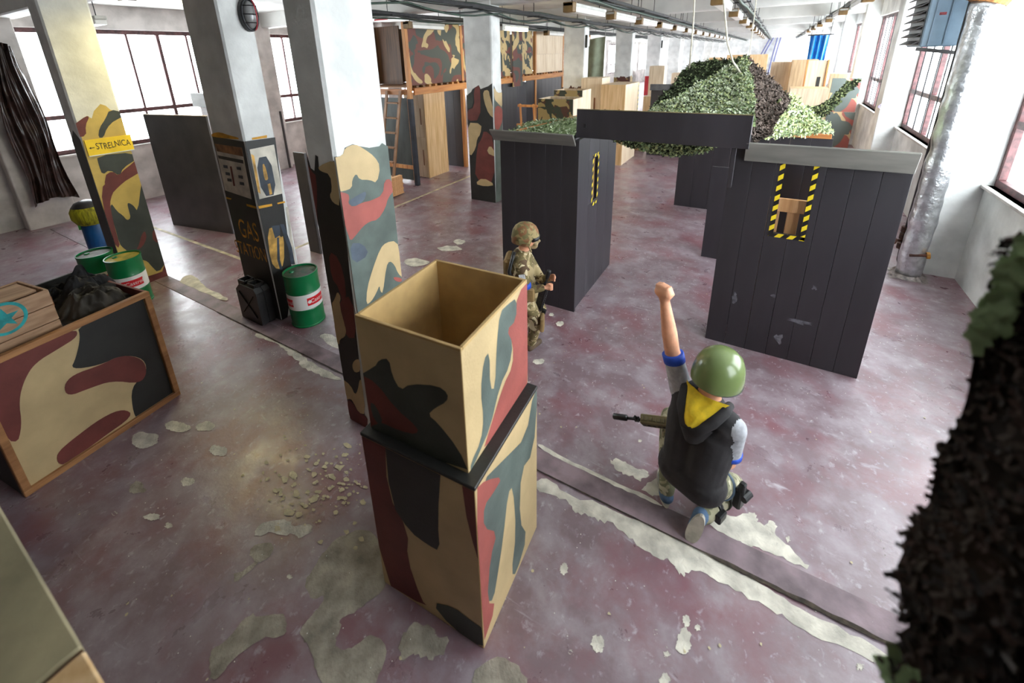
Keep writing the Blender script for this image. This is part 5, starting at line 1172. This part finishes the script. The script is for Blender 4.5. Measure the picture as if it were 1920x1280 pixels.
# -------- kneeling man with raised fist
kn = thing('person', (-.08, 2.28, 0), 'kneeling person in black hooded vest and green helmet raising a fist', 'person')
pel = Vector((-.085, 2.23, .40)); che = Vector((-.07, 2.30, .70)); nek = Vector((-.055, 2.31, .90)); hed = Vector((-.03, 2.325, 1.04))
sl = Vector((-.205, 2.36, .845)); sr = Vector((.085, 2.235, .815))
el = Vector((-.285, 2.37, 1.10)); wl = Vector((-.352, 2.39, 1.385))
er = Vector((.085, 2.27, .55)); wr = Vector((.045, 2.50, .50))
fwd = Vector((-.38, .92, 0)).normalized(); rgt = Vector((.92, .38, 0)).normalized()
rgt = (sr - sl); rgt.z = 0; rgt.normalize(); fwd = Vector((-rgt.y, rgt.x, 0))
B = Body()
B.cap(pel - rgt * .075, pel + rgt * .075, .125, .125, 1); B.cap(pel - rgt * .06 + ZV * .05, che - rgt * .075, .115, .125, 1); B.cap(pel + rgt * .06 + ZV * .05, che + rgt * .075, .115, .125, 1)
B.cap(che - rgt * .07, sl + rgt * .05 - ZV * .03, .125, .095, 1); B.cap(che + rgt * .07, sr - rgt * .05 - ZV * .03, .125, .095, 1); B.cap(sl + rgt * .03, sr - rgt * .03, .075, .075, 1); B.cap(che, che + ZV * .12, .13, .12, 1)
B.cap(nek - ZV * .06, nek + ZV * .07, .062, .058, 0)
B.ell(hed, (.078, .098, .115), 0, frame((0, 0, 1), fwd)); B.cap(hed + fwd * .05 - ZV * .07, hed + fwd * .07 - ZV * .075, .045, .04, 0); B.cap(hed + fwd * .095 - ZV * .01, hed + fwd * .115 - ZV * .03, .014, .016, 0)
for s_ in (-1, 1): B.ell(hed + rgt * .082 * s_ - ZV * .015, (.012, .022, .033), 0, frame((0, 0, 1), fwd))
# raised left arm
B.cap(sl, sl.lerp(el, .75), .066, .056, 2); B.cap(sl.lerp(el, .7), el, .048, .043, 0); B.cap(el, el.lerp(wl, .35), .043, .044, 0); B.cap(el.lerp(wl, .35), wl, .044, .028, 0)
hd = (wl - el).normalized(); hr = rgt
fc = wl + hd * .055; B.cap(wl, fc, .028, .036, 0); B.cap(fc - hr * .022, fc + hr * .022, .034, .034, 0)
for i in range(4):
    k = fc + hd * (.040 - .004 * abs(i - 1.3)) + hr * (-.033 + .022 * i) - fwd * .008; k2 = k + fwd * .034 + hd * .002; k3 = k2 - hd * .034 + fwd * .008; k4 = k3 - fwd * .026 - hd * .006
    B.cap(k - hd * .02, k, .0105, .0108, 0); B.cap(k, k2, .0108, .0104, 0); B.cap(k2, k3, .0104, .0098, 0); B.cap(k3, k4, .0098, .009, 0)
B.cap(wl + hd * .03 + hr * .028, fc + hr * .044 + fwd * .022, .012, .012, 0); B.cap(fc + hr * .044 + fwd * .022, fc + hr * .018 + fwd * .046 - hd * .004, .012, .0105, 0)
# right arm
B.cap(sr, sr.lerp(er, .72), .064, .058, 2); B.cap(sr.lerp(er, .7), er, .047, .042, 0); B.cap(er, er.lerp(wr, .4), .043, .042, 0); B.cap(er.lerp(wr, .4), wr, .042, .028, 0)
hd2 = (wr - er).normalized(); B.cap(wr, wr + hd2 * .07, .03, .034, 0)
for i in range(4):
    k = wr + hd2 * .085 + ZV * (.03 - .02 * i); k2 = k + hd2 * .02 - rgt * .03; k3 = k2 - rgt * .02 - hd2 * .02; B.cap(k - hd2 * .03, k, .0105, .0105, 0); B.cap(k, k2, .0105, .0100, 0); B.cap(k2, k3, .01, .009, 0)
B.cap(wr + hd2 * .03 + ZV * .03, wr + hd2 * .07 - rgt * .03 + ZV * .03, .012, .0105, 0)
# left leg: foot flat, knee up; right leg: knee on the floor, toes tucked
kl = Vector((-.275, 2.64, .37)); al = Vector((-.215, 2.33, .095)); kr = Vector((.145, 2.575, .085)); ar = Vector((.015, 2.235, .125))
hl, hr_ = pel - rgt * .085, pel + rgt * .085
B.cap(hl, kl, .092, .066, 3); B.cap(kl, kl.lerp(al, .35), .064, .066, 3); B.cap(kl.lerp(al, .35), al, .066, .050, 3)
B.cap(hr_, kr, .095, .068, 3); B.cap(kr, kr.lerp(ar, .35), .068, .066, 3); B.cap(kr.lerp(ar, .35), ar, .066, .050, 3)
fl = Vector((-.30, .95, 0)).normalized()
B.cap(al + Vector((0, 0, -.045)) - fl * .02, al + fl * .15 + Vector((0, 0, -.06)), .045, .033, 4); B.cap(al + ZV * .0, al - ZV * .045, .045, .045, 4)
toe = Vector((-.03, 2.155, .035)); heel = ar + Vector((-.02, -.055, .035))
B.cap(heel + Vector((0, .02, -.01)), toe + Vector((0, .02, .01)), .043, .036, 4); B.cap(ar, heel + Vector((0, .03, -.03)), .048, .042, 4)
kb = B.build('body', [SKIN, VEST, TEE, TROU, SHOE], kn, .0075, 5)
# soles
def sole(a, b_, n_, w0, w1, nm):
    a, b_, n_ = Vector(a), Vector(b_), Vector(n_).normalized(); d = (b_ - a).normalized(); s_ = d.cross(n_).normalized(); L0 = (b_ - a).length
    out = []
    for i in range(24):
        t = 6.2832 * i / 24; c_, sn = math.cos(t), math.sin(t); w = (w0 + w1) / 2 + (w1 - w0) / 2 * c_ - .004 * (1 - abs(c_))
        out.append(a + d * (L0 / 2 + L0 / 2 * c_) + s_ * w * sn)
    return MB().prism(out, n_ * .018).build(nm, SOLE, kn)
sole(heel + Vector((.01, -.012, .045)), toe + Vector((-.012, -.02, -.03)), (-.10, -1, -.30), .036, .048, 'shoe_sole')
sole((al.x + .02, al.y - .07, .002), (al.x - .07, al.y + .20, .002), (0, 0, 1), .036, .046, 'shoe_sole')
# helmet
Rh = frame(Vector((.10, .05, 1)), fwd)
hm = MB(); prof = [(.128, -.052), (.137, -.050), (.139, -.03), (.137, .0), (.128, .045), (.108, .085), (.075, .112), (.036, .125), (0, .128)]
hm.lathe(prof, hed + ZV * .035 - fwd * .0, 32, M=Rh @ Matrix.Diagonal((.93, 1.10, 1.08)))
smooth_angle(hm.build('helmet', mat('olive_helmet_enamel', (108, 124, 76), .25, .08, 4, .03, 40), kn), 60)
MB().tube([hed + Rh @ Vector((.132 * .93 * math.cos(6.2832 * i / 32), .132 * 1.10 * math.sin(6.2832 * i / 32), -.018)) for i in range(33)], .006, 6).build('helmet_rim', mat('helmet_lining', (40, 44, 36), .7, .2, 8, .1, 40), kn)
MB().tube([hed - rgt * .10 + ZV * .0, hed - rgt * .098 + fwd * .0 - ZV * .05, hed - rgt * .06 + fwd * .05 - ZV * .12], .010, 8).build('chin_strap', BLK, kn)
hr1 = MB(); hs = MAT_HAIR = mat('short_brown_hair', (96, 66, 48), .8, .2, 60, .5, 200)
hr1.lathe([(.082, -.05), (.090, -.02), (.091, .02)], hed + ZV * .005, 24, M=frame((0, 0, 1), fwd) @ Matrix.Diagonal((.90, 1.10, 1))).build('hair', hs, kn, smooth=True)
# hood lying on the back, its yellow lining showing as a V below the nape
lo_ = nek - fwd * .155 - ZV * .13
MB().tube([nek + fwd * .02 + rgt * .105 + ZV * .01, nek - fwd * .05 + rgt * .115 + ZV * .015, nek - fwd * .115 + rgt * .085 - ZV * .045, lo_ + rgt * .03 + ZV * .01, lo_ - rgt * .03 + ZV * .01, nek - fwd * .115 - rgt * .085 - ZV * .045, nek - fwd * .05 - rgt * .115 + ZV * .015, nek + fwd * .02 - rgt * .105 + ZV * .01], [.022, .030, .034, .036, .036, .034, .030, .022], 14).build('hood_roll', VEST, kn, smooth=True)
def hoodf(u, v):
    a = (u - .5) * 2; w = .105 * (1 - v) ** .8 + .02
    p = (nek - fwd * .050 + ZV * .045).lerp(lo_ + ZV * .03 - fwd * .02, v)
    return p + rgt * a * w - fwd * (.012 + .03 * math.sin(math.pi * v) * (1 - a * a)) + ZV * .012 * abs(a) + fwd * .03 * a * a * (1 - v) + mnoise.noise_vector(Vector((a * 2, v * 3, 1))) * .008
MB().sheet(hoodf, 20, 16).build('hood_lining', mat('yellow_lining', (236, 202, 40), .8, .12, 20, .4, 40), kn, smooth=True)
def hoodb(u, v):
    a = (u - .5) * 2; p = lo_ + ZV * (.045 - .13 * v) - fwd * (.018 + .012 * math.sin(math.pi * v))
    return p + rgt * a * (.105 - .055 * v) + fwd * .045 * a * a
ho = MB().sheet(hoodb, 16, 10).build('hood', VEST, kn, smooth=True)
def band(a, b_, t, r, w, nm, m, par): 
    p = Vector(a).lerp(Vector(b_), t); d = (Vector(b_) - Vector(a)).normalized(); return MB().tube([p - d * w / 2, p - d * w / 2 + d * .002, p + d * w / 2 - d * .002, p + d * w / 2], [r - .004, r, r, r - .004], 20).build(nm, m, par, smooth=True)
band(sl, el, .80, .061, .055, 'armband', BLUEB, kn); band(sr, er, .72, .064, .03, 'armband', BLUEB, kn)
MB().tube([wr - hd2 * .03 + Vector((0, 0, 0)), wr], .033, 14).build('wrist_watch', BLK, kn)
# knee straps and drop-leg holster on the right leg
hk = hr_.lerp(kr, .62)
hol = MB(); hc = hk + rgt * .10 - ZV * .0
hol.obox(hc, fwd, rgt, ZV, .035, .022, .075, 0, .01); hl_ = hol.build('holster', BLK, kn)
MB().obox(hc + rgt * .012 + ZV * .085 - fwd * .015, fwd, rgt, ZV, .018, .016, .045, 0, .006).build('pistol_grip', mat('gun_black', (24, 25, 27), .4, .2, 8, .1, 60), hl_)
MB().tube([hc + rgt * .03 - fwd * .03 + ZV * .03, hc + rgt * .035 + fwd * .035 + ZV * .035], .024, 12).build('lamp', MATS['gun_black'], hl_)
band(hr_, kr, .48, .088, .04, 'leg_strap', mat('blue_grey_strap', (66, 84, 100), .7, .2, 14, .2, 50), kn); band(kr, ar, .74, .066, .035, 'ankle_strap', BLK, kn); band(kr, ar, .45, .071, .03, 'ankle_strap', MATS['camo_dark_green'], kn)
MB().obox(kr.lerp(ar, .80) + rgt * .062, (ar - kr).normalized(), rgt, ZV, .045, .018, .03, 0, .008).build('strap_buckle', BLK, kn)
# -------- rifle
GUN = MATS['gun_black']; TANG = mat('tan_polymer', (116, 106, 74), .55, .15, 8, .1, 60)
def rifle(muz, stock, up, label, rail=TANG, stocklen=True):
    muz, stock = Vector(muz), Vector(stock); d = (stock - muz).normalized(); up = Vector(up); s_ = d.cross(up).normalized(); up = s_.cross(d).normalized(); L0 = (stock - muz).length
    T = thing('rifle', (muz + stock) / 2, label, 'rifle')
    P = lambda t, h=0, w=0: muz + d * t + up * h + s_ * w
    MB().tube([P(0), P(.005), P(.095), P(.10)], [.014, .020, .020, .014], 16).build('suppressor', GUN, T, smooth=True)
    MB().tube([P(.09), P(.26)], .010, 10).build('barrel', GUN, T, smooth=True)
    fs = MB(); fs.bar(P(.168, .0), P(.168, .052), .009, .022); fs.tube([P(.155), P(.18)], .018, 10); fs.build('front_sight', GUN, T)
    hg = MB().obox(P(.35), d, s_, up, .15, .031, .033, 0, .006).build('hand_guard', rail, T)
    for i in range(11): MB().obox(P(.215 + .027 * i, .036), d, s_, up, .008, .012, .005, 0, .001).build('rail_rib', rail, hg)
    for i in range(9): MB().obox(P(.22 + .033 * i  , 0, .0315), d, s_, up, .010, .003, .009, 0, .001).build('vent', GUN, hg)
    for i in range(9): MB().obox(P(.22 + .033 * i, 0, -.0315), d, s_, up, .010, .003, .009, 0, .001).build('vent', GUN, hg)
    MB().obox(P(.51, -.004), d, s_, up, .04, .020, .032, 0, .006).build('receiver', GUN, T)
    MB().obox(P(.50, .06), d, s_, up, .03, .018, .02, 0, .006).build('sight', GUN, T)
    MB().bar(P(.50, -.03), P(.48, -.15), .024, .055).build('magazine', GUN, T); MB().bar(P(.55, -.03), P(.57, -.10), .028, .04).build('pistol_grip', GUN, T)
    MB().tube([P(.52), P(.60)], .014, 10).build('buffer_tube', GUN, T); MB().obox(P(.60, -.02), d, s_, up, .03, .018, .04, 0, .01).build('stock', GUN, T)
    return T
m0 = on(1150, 780, ('y', 2.45)); m1 = on(1255, 796, ('y', 2.44)); dd_ = (m1 - m0).normalized()
rifle(m0, m0 + dd_ * .63 + ZV * .02, (0, -.55, .84), 'tan and black rifle with long muzzle tube lying across the kneeling person\'s thigh')
# -------- crouching soldier by the left hut wall
sd2 = thing('person', (-1.72, 3.3, 0), 'crouching person in camouflage uniform and helmet behind the box stack', 'person')
UNI = camo_mat('uniform_camo', [((160, 142, 104), 0), ((110, 98, 64), .47), ((84, 64, 44), .57), ((198, 184, 150), .60)], 11, .9)
HELC = camo_mat('helmet_camo', [((150, 132, 90), 0), ((112, 104, 66), .5), ((132, 92, 60), .58)], 12, .8)
f2 = Vector((.93, .36, 0)).normalized(); r2 = Vector((f2.y, -f2.x, 0))
pel = Vector((-1.765, 3.32, .60)); che = Vector((-1.775, 3.31, .87)); nek = Vector((-1.755, 3.31, 1.035)); hed = Vector((-1.728, 3.31, 1.175)); S2 = .82
sr = che + r2 * .135 + ZV * .09; sl = che - r2 * .135 + ZV * .09
er = Vector((-1.675, 3.20, .69)); wr = Vector((-1.545, 3.27, .72)); el = Vector((-1.64, 3.44, .70)); wl = Vector((-1.50, 3.34, .80))
B = Body()
B.cap(pel - r2 * .08, pel + r2 * .08, .135, .135, 1); B.cap(pel - r2 * .05, che - r2 * .07, .13, .14, 1); B.cap(pel + r2 * .05, che + r2 * .07, .13, .14, 1); B.cap(sl + r2 * .04, sr - r2 * .04, .085, .085, 1); B.cap(che, che + ZV * .10, .14, .12, 1)
B.cap(nek - ZV * .05, nek + ZV * .07, .06, .058, 0)
B.ell(hed, (.078, .098, .118), 0, frame((0, 0, 1), f2)); B.cap(hed + f2 * .05 - ZV * .075, hed + f2 * .072 - ZV * .08, .046, .04, 2); B.cap(hed + f2 * .096 - ZV * .012, hed + f2 * .118 - ZV * .032, .014, .017, 2); B.cap(hed + f2 * .085 - ZV * .055 - r2 * .02, hed + f2 * .085 - ZV * .055 + r2 * .02, .03, .03, 2)
for s_ in (-1, 1): B.ell(hed + r2 * .082 * s_ - ZV * .02, (.012, .022, .034), 0, frame((0, 0, 1), f2))
for s1, e1, w1 in ((sr, er, wr), (sl, el, wl)):
    B.cap(s1, e1, .072, .056, 1); B.cap(e1, w1, .055, .040, 1); h_ = (w1 - e1).normalized(); B.cap(w1, w1 + h_ * .06, .03, .034, 0)
    for i in range(4):
        k = w1 + h_ * .08 + ZV * (.028 - .019 * i); k2 = k + h_ * .016 + r2 * .02; k3 = k2 - h_ * .02 + r2 * .008; B.cap(k - h_ * .03, k, .0105, .0105, 0); B.cap(k, k2, .0105, .0095, 0); B.cap(k2, k3, .0095, .009, 0)
    B.cap(w1 + h_ * .02 + ZV * .03, w1 + h_ * .06 + ZV * .04 + r2 * .02, .012, .0105, 0)
fd2 = Vector((.2, .95, 0)); kr = Vector((-1.595, 3.25, .37)); ar = Vector((-1.665, 3.28, .085)); kl = Vector((-1.66, 3.46, .36)); al = Vector((-1.86, 3.46, .10))
for h0, k0, a0 in ((pel + r2 * .09, kr, ar), (pel - r2 * .09, kl, al)):
    B.cap(h0, k0, .105, .078, 1); B.cap(k0, k0.lerp(a0, .35), .074, .072, 1); B.cap(k0.lerp(a0, .35), a0, .072, .058, 1); B.cap(a0 - ZV * .05 - fd2 * .03, a0 + fd2 * .13 - ZV * .062, .046, .036, 3); B.cap(a0, a0 - ZV * .05, .05, .046, 3)
B.pr = [(('c', p[1], p[2], p[3] * S2, p[4] * S2, p[5]) if p[0] == 'c' else ('e', p[1], p[2] * .88, p[3], 0, p[5])) for p in B.pr]
B.build('body', [SKIN, UNI, mat('tan_face_mask', (160, 140, 104), .7, .15, 14, .3, 60), mat('brown_boots', (92, 74, 56), .7, .2, 12, .3, 50)], sd2, .0085, 4)
hm = MB(); Rh = frame((.03, 0, 1), f2)
hm.lathe([(a * .85, b * .88) for a, b in [(.126, -.085), (.136, -.08), (.138, -.03), (.135, .0), (.126, .045), (.105, .085), (.072, .112), (.034, .124), (0, .127)]], hed + ZV * .03 - f2 * .010, 32, M=Rh @ Matrix.Diagonal((.93, 1.10, 1.05)))
for i, v in enumerate(hm.v):
    p = Vector(v) - hed; 
    if p.dot(f2) > .04 and p.z < .03: hm.v[i] = tuple(Vector(v) + ZV * (.03 - p.z) * .75)
smooth_angle(hm.build('helmet', HELC, sd2), 60)
MB().obox(hed + r2 * .108 + ZV * .0 - f2 * .01, f2, r2, ZV, .05, .012, .02, 0, .004).build('helmet_rail', HELC, sd2)
gg = MB(); gg.tube([hed + f2 * .06 + r2 * .076 + ZV * .005, hed + f2 * .098 + r2 * .036 + ZV * .005, hed + f2 * .10 - r2 * .036 + ZV * .005, hed + f2 * .06 - r2 * .076 + ZV * .005], .024, 10); gg.build('goggles', BLK, sd2, smooth=True)
MB().tube([hed + r2 * .09 + f2 * .02 - ZV * .02, hed + r2 * .075 + f2 * .05 - ZV * .11], .008, 6).build('chin_strap', mat('tan_strap', (150, 130, 92), .7, .1, 10, .1, 50), sd2)
vs = MB(); vc = che - ZV * .06 - f2 * .125
vs.obox(vc, r2, f2, ZV, .12, .04, .17, 0, .03); bp_ = vs.build('back_pouch', mat('coyote_nylon', (142, 116, 74), .8, .18, 10, .4, 40), sd2)
MB().tube([che + r2 * .10 + ZV * .19 - f2 * .06, che + r2 * .17 + ZV * .02 - f2 * .10, che + r2 * .16 - ZV * .20 - f2 * .04], .018, 8).build('harness_strap', BLK, sd2, smooth=True)
MB().obox(pel + r2 * .15 + ZV * .06 + f2 * .06, f2, r2, ZV, .06, .035, .07, 0, .015).build('belt_pouch', MATS['coyote_nylon'], sd2)
MB().obox(kr + r2 * .03 + f2 * .055, r2, f2, ZV, .06, .02, .075, 0, .015).build('knee_pad', MATS['coyote_nylon'], sd2)
band(sr, er, .80, .056, .05, 'armband', BLUEB, sd2)
pt = sr.lerp(er, .42); MB().obox(pt + r2 * .058, (er - sr).normalized(), r2, (er - sr).normalized().cross(r2), .035, .004, .028, 0, .002).build('arm_patch', mat('white_patch', (220, 222, 226), .7, .25, 60, .1, 60), sd2)
g0 = wl + Vector((.02, -.03, .10))
rifle(Vector((-1.475, 3.26, .92)), Vector((-1.60, 3.32, .50)), (1, 0, .3), 'dark short rifle held low by the crouching person', GUN)
